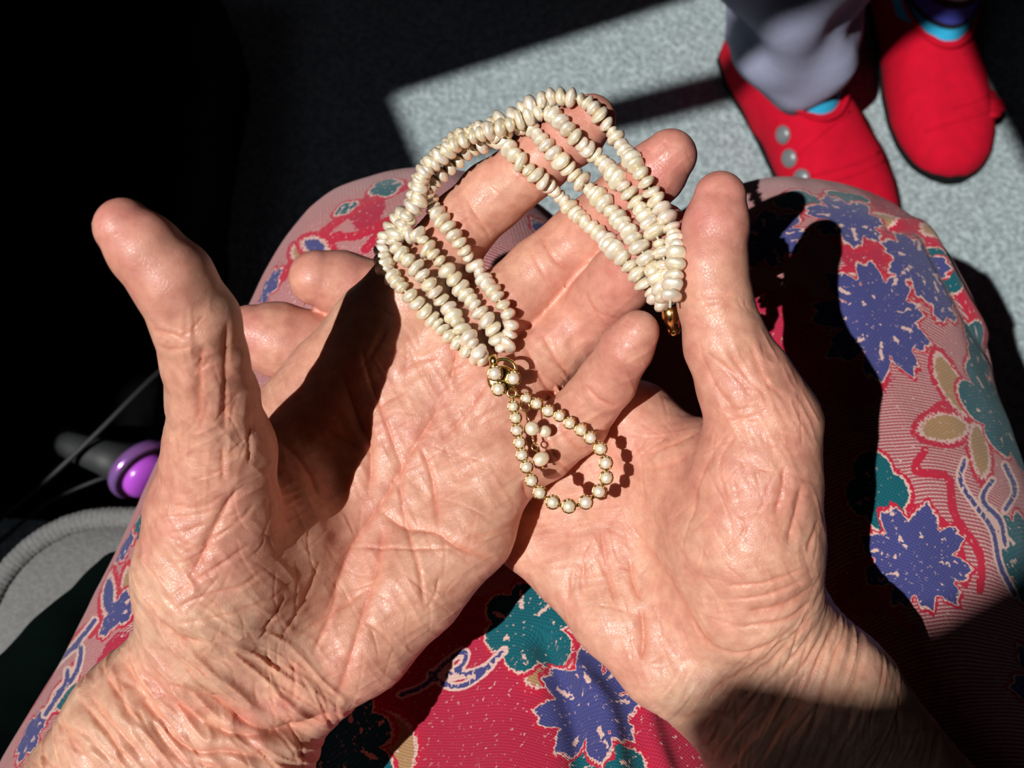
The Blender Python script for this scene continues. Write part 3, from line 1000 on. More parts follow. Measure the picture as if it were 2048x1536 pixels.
def fabric_material():
    m, nt, b = material('floral_fabric')
    A = N(nt, 'ShaderNodeAttribute', attribute_name='print_a')
    B = N(nt, 'ShaderNodeAttribute', attribute_name='print_b')
    Fb = N(nt, 'ShaderNodeAttribute', attribute_name='fab')
    sa = N(nt, 'ShaderNodeSeparateColor'); L(nt, A.outputs['Color'], sa.inputs[0])
    sb = N(nt, 'ShaderNodeSeparateColor'); L(nt, B.outputs['Color'], sb.inputs[0])
    nz = N(nt, 'ShaderNodeTexNoise', i_Scale=0.8, i_Detail=3.0)
    L(nt, Fb.outputs['Vector'], nz.inputs['Vector'])
    nzc = N(nt, 'ShaderNodeMath', operation='SUBTRACT'); L(nt, nz.outputs['Fac'], nzc.inputs[0]); nzc.inputs[1].default_value = 0.5
    def field(sock, amp):
        n = N(nt, 'ShaderNodeMath', operation='MULTIPLY_ADD')
        L(nt, nzc.outputs[0], n.inputs[0]); n.inputs[1].default_value = amp; L(nt, sock, n.inputs[2])
        return n.outputs[0]
    def band(sock, lo, hi):
        """1 where lo < sock < hi"""
        g = N(nt, 'ShaderNodeMath', operation='GREATER_THAN'); L(nt, sock, g.inputs[0]); g.inputs[1].default_value = lo
        l = N(nt, 'ShaderNodeMath', operation='LESS_THAN'); L(nt, sock, l.inputs[0]); l.inputs[1].default_value = hi
        q = N(nt, 'ShaderNodeMath', operation='MULTIPLY'); L(nt, g.outputs[0], q.inputs[0]); L(nt, l.outputs[0], q.inputs[1])
        return q.outputs[0]
    # the weave: threads over and under
    sp = N(nt, 'ShaderNodeSeparateXYZ'); L(nt, Fb.outputs['Vector'], sp.inputs[0])
    def wave(sock, pitch, ph=0.0):
        k = N(nt, 'ShaderNodeMath', operation='MULTIPLY_ADD'); L(nt, sock, k.inputs[0]); k.inputs[1].default_value = 2 * math.pi / pitch; k.inputs[2].default_value = ph
        q = N(nt, 'ShaderNodeMath', operation='SINE'); L(nt, k.outputs[0], q.inputs[0])
        return q.outputs[0]
    mul = N(nt, 'ShaderNodeMath', operation='MULTIPLY')
    L(nt, wave(sp.outputs[0], 1.5), mul.inputs[0]); L(nt, wave(sp.outputs[1], 1.3), mul.inputs[1])
    row = wave(sp.outputs[1], 1.3, 0.7)
    wv = N(nt, 'ShaderNodeMapRange'); L(nt, mul.outputs[0], wv.inputs['Value']); wv.inputs['From Min'].default_value = -1
    rw = N(nt, 'ShaderNodeMapRange'); L(nt, row, rw.inputs['Value']); rw.inputs['From Min'].default_value = -1
    n2 = N(nt, 'ShaderNodeTexNoise', i_Scale=2.6, i_Detail=2.0); L(nt, Fb.outputs['Vector'], n2.inputs['Vector'])
    def mix(fac, c1, c2):
        x = N(nt, 'ShaderNodeMix', data_type='RGBA')
        if hasattr(fac, 'is_linked'): L(nt, fac, x.inputs[0])
        else: x.inputs[0].default_value = fac
        for i, c in ((6, c1), (7, c2)):
            if isinstance(c, np.ndarray): x.inputs[i].default_value = (*map(float, c), 1)
            else: L(nt, c, x.inputs[i])
        return x.outputs[2]
    RED, CRIM, PALE = srgb(176, 30, 56), srgb(150, 22, 48), srgb(202, 168, 158)
    BLUE, TEAL, TAN = srgb(62, 64, 116), srgb(14, 84, 94), srgb(158, 122, 86)
    pk = N(nt, 'ShaderNodeMath', operation='MULTIPLY'); L(nt, rw.outputs[0], pk.inputs[0]); L(nt, n2.outputs['Fac'], pk.inputs[1])
    pk2 = N(nt, 'ShaderNodeMapRange'); L(nt, pk.outputs[0], pk2.inputs['Value']); pk2.inputs['From Min'].default_value = 0.08; pk2.inputs['From Max'].default_value = 0.58
    pink = mix(pk2.outputs[0], srgb(150, 58, 76), PALE)
    crim = mix(wv.outputs[0], CRIM, srgb(176, 42, 70))
    c = mix(band(field(sb.outputs[0], 6.0), 0, 1e4), crim, pink)
    c = mix(band(field(sb.outputs[2], 1.6), 0, 1e4), c, RED)
    for sock, colr, dk in ((sa.outputs[2], TAN, 0.8), (sa.outputs[1], TEAL, 0.7), (sa.outputs[0], BLUE, 0.8)):
        f = field(sock, 2.2)
        c = mix(band(f, -2.3, -0.7), c, RED)
        c = mix(band(field(sock, 4.0), -0.9, 0.0), c, PALE)
        th = mix(wv.outputs[0], colr * dk, colr * 1.25)
        c = mix(band(f, 0.0, 1e4), c, th)
    f = field(sb.outputs[1], 0.9)
    c = mix(band(f, -0.9, 0.0), c, PALE)
    c = mix(band(f, 0.0, 1e4), c, BLUE)
    Cc = N(nt, 'ShaderNodeAttribute', attribute_name='print_c')
    c = mix(band(field(Cc.outputs['Fac'], 2.6), 0.0, 1e4), c, PALE)
    # pale flecks where the print missed a thread
    n3 = N(nt, 'ShaderNodeTexNoise', i_Scale=0.55, i_Detail=3.0, i_Roughness=0.75); L(nt, Fb.outputs['Vector'], n3.inputs['Vector'])
    c = mix(band(n3.outputs['Fac'], 0.64, 2), c, PALE)
    L(nt, c, b.inputs['Base Color'])
    b.inputs['Roughness'].default_value = 0.9
    b.inputs['Specular IOR Level'].default_value = 0.15
    b.inputs['Sheen Weight'].default_value = 0.15
    bp = N(nt, 'ShaderNodeBump', i_Strength=0.5, i_Distance=0.0004)
    L(nt, wv.outputs[0], bp.inputs['Height'])
    L(nt, bp.outputs[0], b.inputs['Normal'])
    return m

# the print: flowers (px, py, radius px, petals, turn), leaves (px, py, half length, half width, turn)
BLUES = [(1765, 640, 128, 9, .3), (1700, 440, 82, 7, 1.0), (1835, 520, 84, 7, .2), (1885, 600, 52, 5, .5), (1840, 1130, 112, 9, .6), (1190, 1410, 108, 8, .1), (660, 1110, 80, 8, 0),
         (250, 1095, 34, 5, 0), (245, 1215, 40, 5, .4), (215, 1250, 30, 5, 1), (60, 1470, 50, 6, .2), (535, 572, 42, 6, .4), (1560, 880, 90, 8, .4), (1540, 480, 80, 8, 0), (1000, 700, 120, 9, .2), (1080, 455, 26, 5, .2), (600, 800, 100, 9, 0)]
TEALS = [(1040, 1250, 96, 6, .4), (690, 1475, 104, 7, .2), (1885, 535, 52, 4, .6), (2000, 830, 108, 6, .1), (1955, 700, 56, 4, .9), (1762, 985, 68, 4, .2), (2045, 1110, 86, 6, .3), (1215, 1535, 64, 5, .2),
         (285, 1040, 40, 4, .2), (120, 1395, 44, 4, .8), (770, 375, 40, 4, .3), (690, 415, 26, 4, .3), (1600, 398, 40, 4, 0), (1690, 396, 44, 4, .4), (880, 900, 110, 6, .1), (1480, 1250, 100, 6, .5), (500, 1300, 90, 6, .3)]
TANS = [(1900, 765, 62, 30, 1.9), (1890, 855, 60, 26, .3), (1960, 900, 60, 24, 1.3), (1105, 1315, 62, 40, .9), (790, 1485, 62, 40, -1.1), (1760, 440, 44, 18, .6), (1720, 560, 20, 12, 0), (260, 1170, 50, 20, -1.0), (600, 510, 40, 12, -.9), (1940, 430, 40, 20, .3)]
STRIPES = [(630, 490, 44, 13, -.75), (215, 1190, 62, 16, -1.1)]
LINES = [[(800, 1390), (850, 1370), (885, 1330), (930, 1300), (925, 1330), (890, 1352), (960, 1340), (1010, 1300)], [(860, 1345), (890, 1370), (930, 1370), (980, 1335)],
         [(1930, 920), (1920, 960), (1950, 1010), (1985, 1060), (2000, 1130), (2030, 1190)], [(1985, 960), (1965, 1000), (2000, 1040), (2010, 1090)], [(2010, 930), (2030, 980), (2010, 1020)],
         [(60, 1400), (110, 1330), (160, 1290), (150, 1350), (110, 1390)], [(90, 1430), (130, 1370), (135, 1340)], [(150, 1290), (175, 1260), (190, 1240)]]
REDS = [[(1690, 540), (1760, 545), (1800, 570), (1770, 500), (1800, 470), (1850, 450)], [(1670, 480), (1720, 500), (1790, 470)], [(1760, 700), (1770, 760), (1745, 790)], [(1840, 850), (1880, 810), (1930, 800)],
        [(1750, 1060), (1740, 1150), (1790, 1230), (1830, 1260)], [(1810, 1010), (1880, 1040), (1920, 1100), (1930, 1170)], [(1900, 960), (1910, 1030), (1960, 1110), (1960, 1180)], [(1850, 900), (1830, 940), (1890, 950)],
        [(640, 470), (700, 425), (760, 395), (810, 372)], [(600, 530), (660, 480), (720, 470), (780, 440)], [(560, 560), (610, 500), (680, 470)], [(730, 500), (760, 470), (820, 450)], [(190, 1240), (130, 1300), (80, 1380), (40, 1440)], [(300, 1120), (240, 1180), (180, 1270)], [(150, 1330), (120, 1380), (90, 1440)]]
REDAREA = [(950, 1420, 240), (230, 1330, 60), (180, 1400, 50), (1290, 1460, 120), (730, 425, 40), (1745, 1180, 60), (1720, 510, 50), (300, 1140, 30), (1500, 700, 150)]
SEAM = [(1790, 446), (1845, 455), (1880, 510), (1920, 580), (1960, 650), (2000, 720), (2045, 775), (2100, 850)]

def build_trousers():
    pts = [(wmm(*p), r) for c in LEGS + SHINS for p, r in c]
    P = np.array([p for p, r in pts]); R = np.array([r for p, r in pts])[:, None]
    lo, hi = (P - R).min(0) - 10, (P + R).max(0) + 10
    V, F = surface_nets(trousers_fn, lo, hi, 7.0)
    V = project(trousers_fn, V, 1, 1.0)
    for _ in range(2):
        V, F, big = (*subdivide(V, F), []) if _ == 0 else subdivide_some(V, F, in_view(V, F, 120))
        V = project(trousers_fn, V, 1, 1.0)
    V, F, big2 = subdivide_some_again(V, F, big)
    n = normals(V, F, big2)
    # soft wrinkles and the ridge of the outer seam
    px = c2px(V)
    front = np.where((n * V).sum(1) < 0)[0]
    disp = 1.6 * fbm(V / 55, 41, 3) + 0.5 * fbm(V / np.array([16, 40, 30.]), 43, 2)
    for pts, w, dep in (([(1085, 1290), (1120, 1360), (1150, 1450), (1165, 1560)], 26, -5.0), ([(1290, 1370), (1300, 1450), (1330, 1540)], 22, 3.5), ([(1150, 1330), (1215, 1420), (1240, 1560)], 22, 4.0)):
        dd, tt, sd = poly_dist(px[front], pts)
        disp[front] += dep * np.exp(-(dd / w) ** 2)
    dd, tt, sd = poly_dist(px[front], SEAM)
    near = np.linalg.norm(V[front], axis=1) < 560
    disp[front] += np.where(near, 2.2 * np.exp(-(dd / 9) ** 2) - 1.6 * np.exp(-((sd - 12) / 7) ** 2), 0)
    V = V + n * disp[:, None]
    # print fields in millimetres of cloth
    px = c2px(V)
    vis = front[np.linalg.norm(V[front], axis=1) < 600]
    def centre(x, y):
        d = (px[vis, 0] - x) ** 2 + (px[vis, 1] - y) ** 2
        i = vis[np.argmin(d)]
        nn = n[i]
        e1 = np.array([1.0, 0, 0]); e1 -= nn * (e1 @ nn); e1 /= np.linalg.norm(e1)
        return V[i], e1, np.cross(nn, e1), V[i][2] / FPX
    def put(fld, m, val):
        fld[m] = np.maximum(fld[m], val)
    f = {k: np.full(len(V), -50.0) for k in ('blue', 'teal', 'tan', 'line', 'red', 'cream')}
    rnd = random.Random(4)
    # the print goes on over the cloth the photograph does not show
    more = []
    Wd = c2w(V)
    cand = np.where(((px[:, 0] < -60) | (px[:, 0] > 2110) | (px[:, 1] > 1600) | (V[:, 2] > 520)) & (Wd[:, 2] > 0.1))[0]
    rnd.shuffle(cl := list(cand[::37]))
    took = []
    for i in cl:
        if all(np.linalg.norm(V[i] - q) > 34 for q in took):
            took.append(V[i]); more.append(i)
        if len(more) > 70:
            break
    def centre_i(i):
        nn = n[i]
        e1 = np.array([1.0, 0, 0]); e1 -= nn * (e1 @ nn); e1 /= np.linalg.norm(e1)
        return V[i], e1, np.cross(nn, e1), 0.2
    extra = {'blue': [(i, None, rnd.uniform(70, 115), 8, i % 6) for i in more[0::2]], 'teal': [(i, None, rnd.uniform(60, 105), 5, i % 6) for i in more[1::2]]}
    for key, lst in (('blue', BLUES + extra['blue']), ('teal', TEALS + extra['teal'])):
        for x, y, r, pet, turn in lst:
            c, e1, e2, k = centre(x, y) if y is not None else centre_i(x)
            y = 3.0 if y is None else y
            x = x % 2000
            w = V - c
            R = r * k
            m = np.where((w * w).sum(1) < (2.2 * R) ** 2)[0]
            a, b = w[m] @ e1, w[m] @ e2
            th = np.arctan2(b, a) + turn
            rr = np.hypot(a, b)
            q = np.abs(np.cos(th * pet / 2))
            pi_ = np.floor((th * pet / 2 + math.pi / 2) / math.pi) % pet            # which petal
            ln = 0.78 + 0.30 * np.abs(np.sin(pi_ * 12.9 + x * 0.7 + y))
            edge = R * (0.40 + 0.60 * q ** 0.40) * ln * (1 + 0.07 * np.sin(th * 23 + x) * q)
            st = np.abs(np.sin(th * pet / 2 + 0.5)) * rr / pet * 2.2                 # pale streaks between the petals
            put(f['cream'], m, np.where((rr > 0.30 * R) & (rr < 0.86 * R), 0.9 - st - 1.6 * noise3(V[m] / 6, 77) ** 2 * 3, -50))
            if key == 'teal':
                edge = R * (0.58 + 0.42 * q ** 0.4) * ln * (1.05 + 0.12 * np.sin(th * 2 + y))
            put(f[key], m, np.clip(edge - rr, -50, 50))
    for key, lst in (('tan', TANS), ('blue', STRIPES)):
        for x, y, la, lb, turn in lst:
            c, e1, e2, k = centre(x, y)
            w = V - c
            m = np.where((w * w).sum(1) < (3 * la * k) ** 2)[0]
            a, b = w[m] @ e1, w[m] @ e2
            u = (a * math.cos(turn) - b * math.sin(turn)) / (la * k)
            v = (a * math.sin(turn) + b * math.cos(turn)) / (lb * k)
            put(f[key], m, np.clip((1 - np.sqrt(u * u + np.abs(v) ** 1.5)) * lb * k, -50, 50))
    for key, lst, wd in (('line', LINES, 0.8), ('red', REDS, 1.6)):
        for pts in lst:
            d, t, sd = poly_dist(px[vis], pts)
            put(f[key], vis, np.clip(wd - d * 0.19, -50, 50))
    d, t, sd = poly_dist(px[vis], SEAM)
    put(f['red'], vis, np.clip(2.6 - d * 0.19, -50, 50))
    bg = 5.0 + 7 * fbm(V / 40, 71, 2)
    for x, y, r in REDAREA:
        c, e1, e2, k = centre(x, y)
        d = np.linalg.norm(V - c, axis=1)
        bg = np.minimum(bg, (d - r * k) * 1.0 + 4 * noise3(V / 12, 5))
    me = poly_mesh('trousers', c2w(V), F, big2)
    set_col(me, 'print_a', np.stack([f['blue'], f['teal'], f['tan']], -1))
    set_col(me, 'print_b', np.stack([bg, f['line'], f['red']], -1))
    set_col(me, 'print_c', np.stack([f['cream']] * 3, -1))
    W3 = c2w(V) * 1000
    a = me.attributes.new('fab', 'FLOAT_VECTOR', 'POINT')
    a.data.foreach_set('vector', np.ascontiguousarray(np.stack([W3[:, 0] * .97 + W3[:, 1] * .22 , W3[:, 1] - W3[:, 2] - .22 * W3[:, 0], 0 * W3[:, 2]], -1), np.float32).ravel())
    o = link('trousers', me, fabric_material(), person)
    o['label'] = 'floral trousers in crimson, pink, blue and teal'
    return o

def subdivide_some_again(V, F, big):
    """border faces pass through unchanged"""
    return V, F, big

build_trousers()

# ------------------------------------------------------------------ the pearl necklace
def pearl_material():
    m, nt, b = material('pearl')
    oi = N(nt, 'ShaderNodeObjectInfo')
    cr = N(nt, 'ShaderNodeValToRGB')
    e = cr.color_ramp.elements
    e[0].color = (0.93, 0.82, 0.58, 1)
    e[1].color = (0.95, 0.84, 0.72, 1)
    x = e.new(0.5); x.color = (0.95, 0.87, 0.67, 1)
    L(nt, oi.outputs['Random'], cr.inputs[0])
    lw = N(nt, 'ShaderNodeLayerWeight', i_Blend=0.35)
    mx = N(nt, 'ShaderNodeMix', data_type='RGBA')
    L(nt, lw.outputs['Facing'], mx.inputs[0])
    L(nt, cr.outputs[0], mx.inputs[6])
    mx.inputs[7].default_value = (0.92, 0.72, 0.48, 1)
    L(nt, mx.outputs[2], b.inputs['Base Color'])
    b.inputs['Metallic'].default_value = 0.38
    b.inputs['Roughness'].default_value = 0.37
    b.inputs['Specular IOR Level'].default_value = 0.8
    b.inputs['Coat Weight'].default_value = 0.25
    b.inputs['Coat Roughness'].default_value = 0.2
    b.inputs['Coat IOR'].default_value = 1.5
    tc = N(nt, 'ShaderNodeTexCoord')
    nz = N(nt, 'ShaderNodeTexNoise', i_Scale=2.2, i_Detail=1.0)
    L(nt, tc.outputs['Object'], nz.inputs['Vector'])
    bp = N(nt, 'ShaderNodeBump', i_Strength=0.15, i_Distance=0.0006)
    L(nt, nz.outputs['Fac'], bp.inputs['Height'])
    L(nt, bp.outputs[0], b.inputs['Normal'])
    return m

PEARL = pearl_material()
GOLD = simple('gold', (0.80, 0.52, 0.16), 0.22, 1.0, noise=(0.86, 0.62, 0.26), scale=500.0, bump=0.1)
THREAD = simple('silk_thread', (0.62, 0.56, 0.42), 0.7)

def rice_meshes():
    """flattened, slightly lumpy freshwater pearls, string along local z"""
    out = []
    rng = np.random.RandomState(7)
    for k in range(9):
        V, F = ball((0, 0, 0), 1.0, 14, 10)
        V = V * np.array([1.0, rng.uniform(0.78, 1.0), rng.uniform(0.50, 0.64)])
        V[:, 2] += 0.10 * rng.uniform(-1, 1) * V[:, 0]
        V *= (1 + 0.10 * fbm(V * 1.3 + k * 7, 90 + k, 2))[:, None]
        q = rng.uniform(0.0, 0.22)                       # a waist, as on twinned pearls
        V[:, 2] *= 1 - q * np.exp(-(V[:, 0] / 0.35) ** 2)
        me = py_mesh('pearl', V, F)
        me.materials.append(PEARL)
        me.polygons.foreach_set('use_smooth', np.ones(len(me.polygons), bool))
        out.append(me)
    return out

def hand_depth(xy, start=235.0):
    """depths where the view rays through pixels first meet a hand (nan where they miss)"""
    xy = np.asarray(xy, float)
    v = np.stack([(xy[:, 0] - 1024) / FPX, (768 - xy[:, 1]) / FPX, np.ones(len(xy))], -1)
    d = np.full(len(xy), start)
    out = np.full(len(xy), np.nan)
    for _ in range(40):
        go = np.where(np.isnan(out) & (d < 345))[0]
        if not len(go):
            break
        p = v[go] * d[go, None]
        q = np.minimum(LEFT_FN(p), RIGHT_FN(p))
        hit = q < 0.08
        out[go[hit]] = d[go[hit]]
        d[go] += np.maximum(q, 0.02) * 0.85
    return out

# strands by pixel; third number: lift towards the viewer in mm above what they lie on
STRANDS = [
    [(972, 724, 1), (945, 708, 0), (915, 688, 0), (868, 642, 0), (818, 590, 0), (782, 550, 0), (765, 515, 0), (770, 475, -2), (796, 440, -3), (824, 402, -3), (834, 362, -3), (858, 328, -3), (893, 298, -2), (925, 272, -1),
     (965, 258, 0), (1010, 240, 0), (1050, 216, 0), (1095, 196, 0), (1138, 195, 1), (1178, 208, 0), (1213, 250, 0), (1250, 300, 0), (1285, 352, 0), (1313, 402, 0), (1338, 442, 0), (1352, 490, 0), (1348, 545, 3), (1342, 590, 6), (1340, 616, 7)],
    [(966, 716, 0), (950, 692, 3), (925, 660, 1), (896, 616, 0), (860, 572, 0), (828, 532, 0), (800, 505, 2), (786, 478, 3), (806, 452, 3), (834, 420, 2), (838, 384, 2), (846, 350, 4), (880, 318, 2), (915, 286, 2), (960, 268, 3), (1012, 252, 3), (1060, 232, 1),
     (1102, 228, 0), (1132, 256, 0), (1165, 290, 0), (1197, 316, 0), (1226, 348, 0), (1256, 384, 0), (1290, 432, 0), (1318, 482, 0), (1330, 530, 3), (1334, 575, 6), (1337, 604, 7)],
    [(1003, 700, 0), (986, 658, 0), (955, 618, 0), (920, 574, 0), (886, 530, 0), (854, 494, 1), (836, 466, 4), (815, 470, 5), (800, 470, 5), (815, 430, 6), (842, 396, 5), (858, 372, 1), (884, 346, 1), (915, 320, 0), (945, 296, 0), (985, 278, 2), (1020, 258, 4), (1052, 250, 2),
     (1080, 276, 0), (1112, 312, 0), (1150, 350, 0), (1187, 386, 0), (1226, 426, 0), (1256, 462, 0), (1284, 502, 0), (1308, 545, 3), (1324, 580, 7), (1334, 602, 9)],
    [(1010, 694, 2), (1020, 664, 1), (1018, 634, 0), (1000, 602, 0), (966, 556, 0), (932, 506, 0), (896, 456, 0), (868, 418, 0), (850, 386, 2), (842, 352, 7), (868, 322, 6), (905, 288, 5), (945, 262, 4), (985, 262, 5), (1006, 284, 1),
     (1034, 318, 0), (1070, 350, 0), (1110, 384, 0), (1150, 426, 0), (1187, 458, 0), (1228, 498, 0), (1264, 536, 0), (1290, 568, 3), (1318, 598, 8), (1332, 614, 10)],
]
NECK_AT = wpt(1020, 780, 305)
necklace = empty('pearl_necklace', NECK_AT)
tag(necklace, 'four-strand seed pearl necklace with a gold teardrop pendant draped over the open palms', 'necklace')

def build_strands():
    meshes = rice_meshes()
    rnd = random.Random(11)
    total = 0
    for si, S in enumerate(STRANDS):
        P = catmull(np.array(S, float), 90)
        dp = hand_depth(P[:, :2])
        dp[dp > 334] = np.nan
        ok = ~np.isnan(dp)
        D = np.interp(np.arange(len(dp)), np.where(ok)[0], dp[ok])     # hangs freely between
        # a string cannot follow every dip between the fingers: it spans them
        for _ in range(14):
            sm = (np.roll(D, 1) + np.roll(D, -1)) / 2
            sm[0], sm[-1] = D[0], D[-1]
            D = np.minimum(D, sm + 0.25)
        path = np.array([cpt(x, y, d - 2.3 - l) for (x, y, l), d in zip(P, D)])
        seg = np.concatenate([[0], np.cumsum(np.linalg.norm(np.diff(path, axis=0), axis=1))])
        wp = c2w(path)
        V, F = tube(wp, 0.00035, 6)
        st = link('strand', py_mesh('strand', V, F), THREAD, necklace)
        s = 0.9
        while s < seg[-1] - 0.6:
            big = rnd.choice([1, 1, 1, 0.86, 0.8, 1.08])
            r = 2.85 * big * rnd.uniform(0.94, 1.08)
            c = np.array([np.interp(s, seg, path[:, k]) for k in range(3)])
            a = np.array([np.interp(min(s + 1, seg[-1]), seg, path[:, k]) for k in range(3)]) - np.array([np.interp(max(s - 1, 0), seg, path[:, k]) for k in range(3)])
            w = Vector(c2w(c + a) - c2w(c)).normalized()
            w = (w + Vector((rnd.uniform(-.2, .2), rnd.uniform(-.2, .2), rnd.uniform(-.15, .15)))).normalized()
            o = bpy.data.objects.new('pearl', rnd.choice(meshes))
            COL.objects.link(o)
            q = w.to_track_quat('Z', 'Y').to_matrix().to_4x4() @ Matrix.Rotation(rnd.uniform(0, 6.28), 4, 'Z')
            zs = rnd.uniform(0.88, 1.08)
            o.matrix_world = Matrix.Translation(Vector(c2w(c))) @ q @ Matrix.Diagonal((r / 1000, r / 1000, r * zs / 1000, 1))
            o.parent = st
            o.matrix_parent_inverse = Matrix.Translation(-st.location)
            s += r * 1.02 * zs
            total += 1
    print('PEARLS', total)

build_strands()

ROUND = [(293, 540), (315, 640), (325, 750), (350, 858), (370, 965), (410, 1070), (453, 1190), (525, 1295), (640, 1380), (780, 1415), (930, 1380), (1045, 1285), (1110, 1165), (1105, 1035), (1058, 910), (972, 815), (888, 745), (788, 685), (700, 622), (600, 578), (500, 515), (408, 470)]

def gold_cup(c, r, ax):
    """a collet: a short flared ring with four claws, below a round pearl; camera mm, ax towards the viewer"""
    ax = ax / np.linalg.norm(ax)
    e1 = np.cross(ax, [0, 1, 0.1]); e1 /= np.linalg.norm(e1)
    e2 = np.cross(ax, e1)
    n = 12
    prof = [(0.55, -1.05), (1.08, -0.45), (1.24, -0.05), (1.2, 0.06), (0.98, 0.02), (0.88, -0.35), (0.5, -0.9)]
    V = [c + r * (pr * (math.cos(a) * e1 + math.sin(a) * e2) + h * ax) for pr, h in prof for a in np.linspace(0, 2 * math.pi, n, endpoint=False)]
    F = []
    for j in range(len(prof) - 1):
        for i in range(n):
            F.append((j * n + i, j * n + (i + 1) % n, (j + 1) * n + (i + 1) % n, (j + 1) * n + i))
    parts = [(np.array(V), F)]
    for k in range(4):
        a = math.pi / 4 + k * math.pi / 2
        d = math.cos(a) * e1 + math.sin(a) * e2
        parts.append(tube([c + r * (1.10 * d - 0.3 * ax), c + r * (1.14 * d + 0.15 * ax), c + r * (0.92 * d + 0.6 * ax)], r * 0.17, 6))
    return join(parts)

def build_pendant():
    rnd = random.Random(3)
    pts = [(960 + x / 4.39, 690 + y / 4.39) for x, y in ROUND]
    top, bot = 303.5, 296.0
    dep = lambda y: top + (bot - top) * (y - 790) / 230
    toward = np.array([0, 0, -1.0])
    col = [cpt(x, y, dep(y)) for x, y in pts]
    frame = [cpt(x, y, dep(y) + 1.4) for x, y in pts]
    loop = np.vstack([cpt(1024, 792, dep(790) + 1.0)[None], frame])
    loop = np.vstack([loop, loop[:1]])
    fine = catmull(loop, 120)
    parts = [tube(fine, 0.55, 8)]
    rs = [1.42, 1.45, 1.5, 1.5, 1.5, 1.55, 1.55, 1.65, 1.7, 1.7, 1.7, 1.65, 1.65, 1.68, 1.65, 1.6, 1.55, 1.5, 1.45, 1.5, 1.45, 1.35]
    for c, r in zip(col, rs):
        parts.append(gold_cup(c, r, toward))
    V, F = join(parts)
    fr = link('pendant', py_mesh('pendant', c2w(V), F), GOLD, necklace)
    fr['label'] = 'gold teardrop pendant set with round pearls'
    base = py_mesh('round_pearl', *ball((0, 0, 0), 1.0, 16, 12))
    base.materials.append(PEARL)
    base.polygons.foreach_set('use_smooth', np.ones(len(base.polygons), bool))
    def rp(c, r, parent, sq=(1, 1, 1)):
        o = bpy.data.objects.new('round_pearl', base)
        COL.objects.link(o)
        o.matrix_world = Matrix.Translation(Vector(c2w(c))) @ Matrix.Rotation(rnd.uniform(0, 6), 4, 'Z') @ Matrix.Diagonal((r * sq[0] / 1000, r * sq[1] / 1000, r * sq[2] / 1000, 1))
        o.parent = parent
        o.matrix_parent_inverse = Matrix.Translation(-parent.location)
    for c, r in zip(col, rs):
        rp(c + toward * 0.35, r, fr, (rnd.uniform(.95, 1.03), rnd.uniform(.95, 1.03), 1))
    # the drop inside: wire links and three loose pearls
    def link_ring(x, y, d, r, ax):
        c = cpt(x, y, d)
        a = np.array(ax, float); a /= np.linalg.norm(a)
        e1 = np.cross(a, [0.3, 0.5, 0.8]); e1 /= np.linalg.norm(e1); e2 = np.cross(a, e1)
        return tube([c + r * (math.cos(t) * e1 + math.sin(t) * e2) for t in np.linspace(0, 2 * math.pi, 16, endpoint=False)], 0.22, 6, closed=True)
    wires = [link_ring(1050, 813, 302, 1.3, (0.3, 0.2, -1)), tube([cpt(1049, 822, 302), cpt(1057, 838, 301.5), cpt(1060, 846, 301.4)], 0.2, 6), tube([cpt(1064, 868, 301.4), cpt(1066, 880, 301), cpt(1069, 888, 301)], 0.3, 6),
             link_ring(1070, 894, 301, 0.9, (0.2, 0.2, -1)), tube([cpt(1073, 902, 301), cpt(1082, 918, 301), cpt(1086, 934, 301)], 0.2, 6), ball(cpt(1086, 935, 301), 0.4, 8, 6)]
    V, F = join(wires)
    dr = link('pendant_drop', py_mesh('pendant_drop', c2w(V), F), GOLD, necklace)
    rp(cpt(1064, 857, 301.2), 2.05, dr, (1, .95, .95)); rp(cpt(1090, 863, 303.5), 1.75, dr); rp(cpt(1082, 918, 301), 2.2, dr, (1.1, .9, .9))
    # the clasp: three round pearls in a gold trefoil, with a bail that holds the strands
    three = [(990, 747, 301.5, 1.85), (1027, 757, 302, 1.75), (997, 778, 302, 1.7)]
    parts = [gold_cup(cpt(x, y, d), r, toward) for x, y, d, r in three]
    parts.append(ball(cpt(1004, 759, 304.2), (4.2, 4.0, 0.9), 16, 8))
    parts.append(tube([cpt(985 + 22 + 24 * math.cos(t), 738 + 20 * math.sin(t), 302.0) for t in np.linspace(math.pi * 0.95, math.pi * 2.05, 14)], 0.55, 8))
    parts.append(tube([cpt(984, 712, 302.8), cpt(988, 722, 302.4), cpt(986, 734, 302.6)], [1.2, 1.4, 1.0], 10))
    parts.append(tube([cpt(1024 + 9 * math.cos(t), 786 + 8 * math.sin(t), 303) for t in np.linspace(0, 2 * math.pi, 14, endpoint=False)], 0.45, 6, closed=True))
    V, F = join(parts)
    cl = link('clasp', py_mesh('clasp', c2w(V), F), GOLD, necklace)
    cl['label'] = 'gold trefoil clasp with three pearls'
    for x, y, d, r in three:
        rp(cpt(x, y, d - 0.35), r, cl)
    # the other end of the strands: a small gold cap half hidden behind the thumb
    P = [cpt(1338, 612, 293), cpt(1342, 630, 294.5), cpt(1347, 655, 298)]
    V, F = join([tube(P, [2.0, 2.6, 1.6], 12), ball(cpt(1348, 660, 298.4), 1.8, 10, 8)])
    link('end_cap', py_mesh('end_cap', c2w(V), F), GOLD, necklace)

build_pendant()

# ------------------------------------------------------------------ the person standing opposite: red shoes, striped socks, grey trouser legs
from mathutils.bvhtree import BVHTree

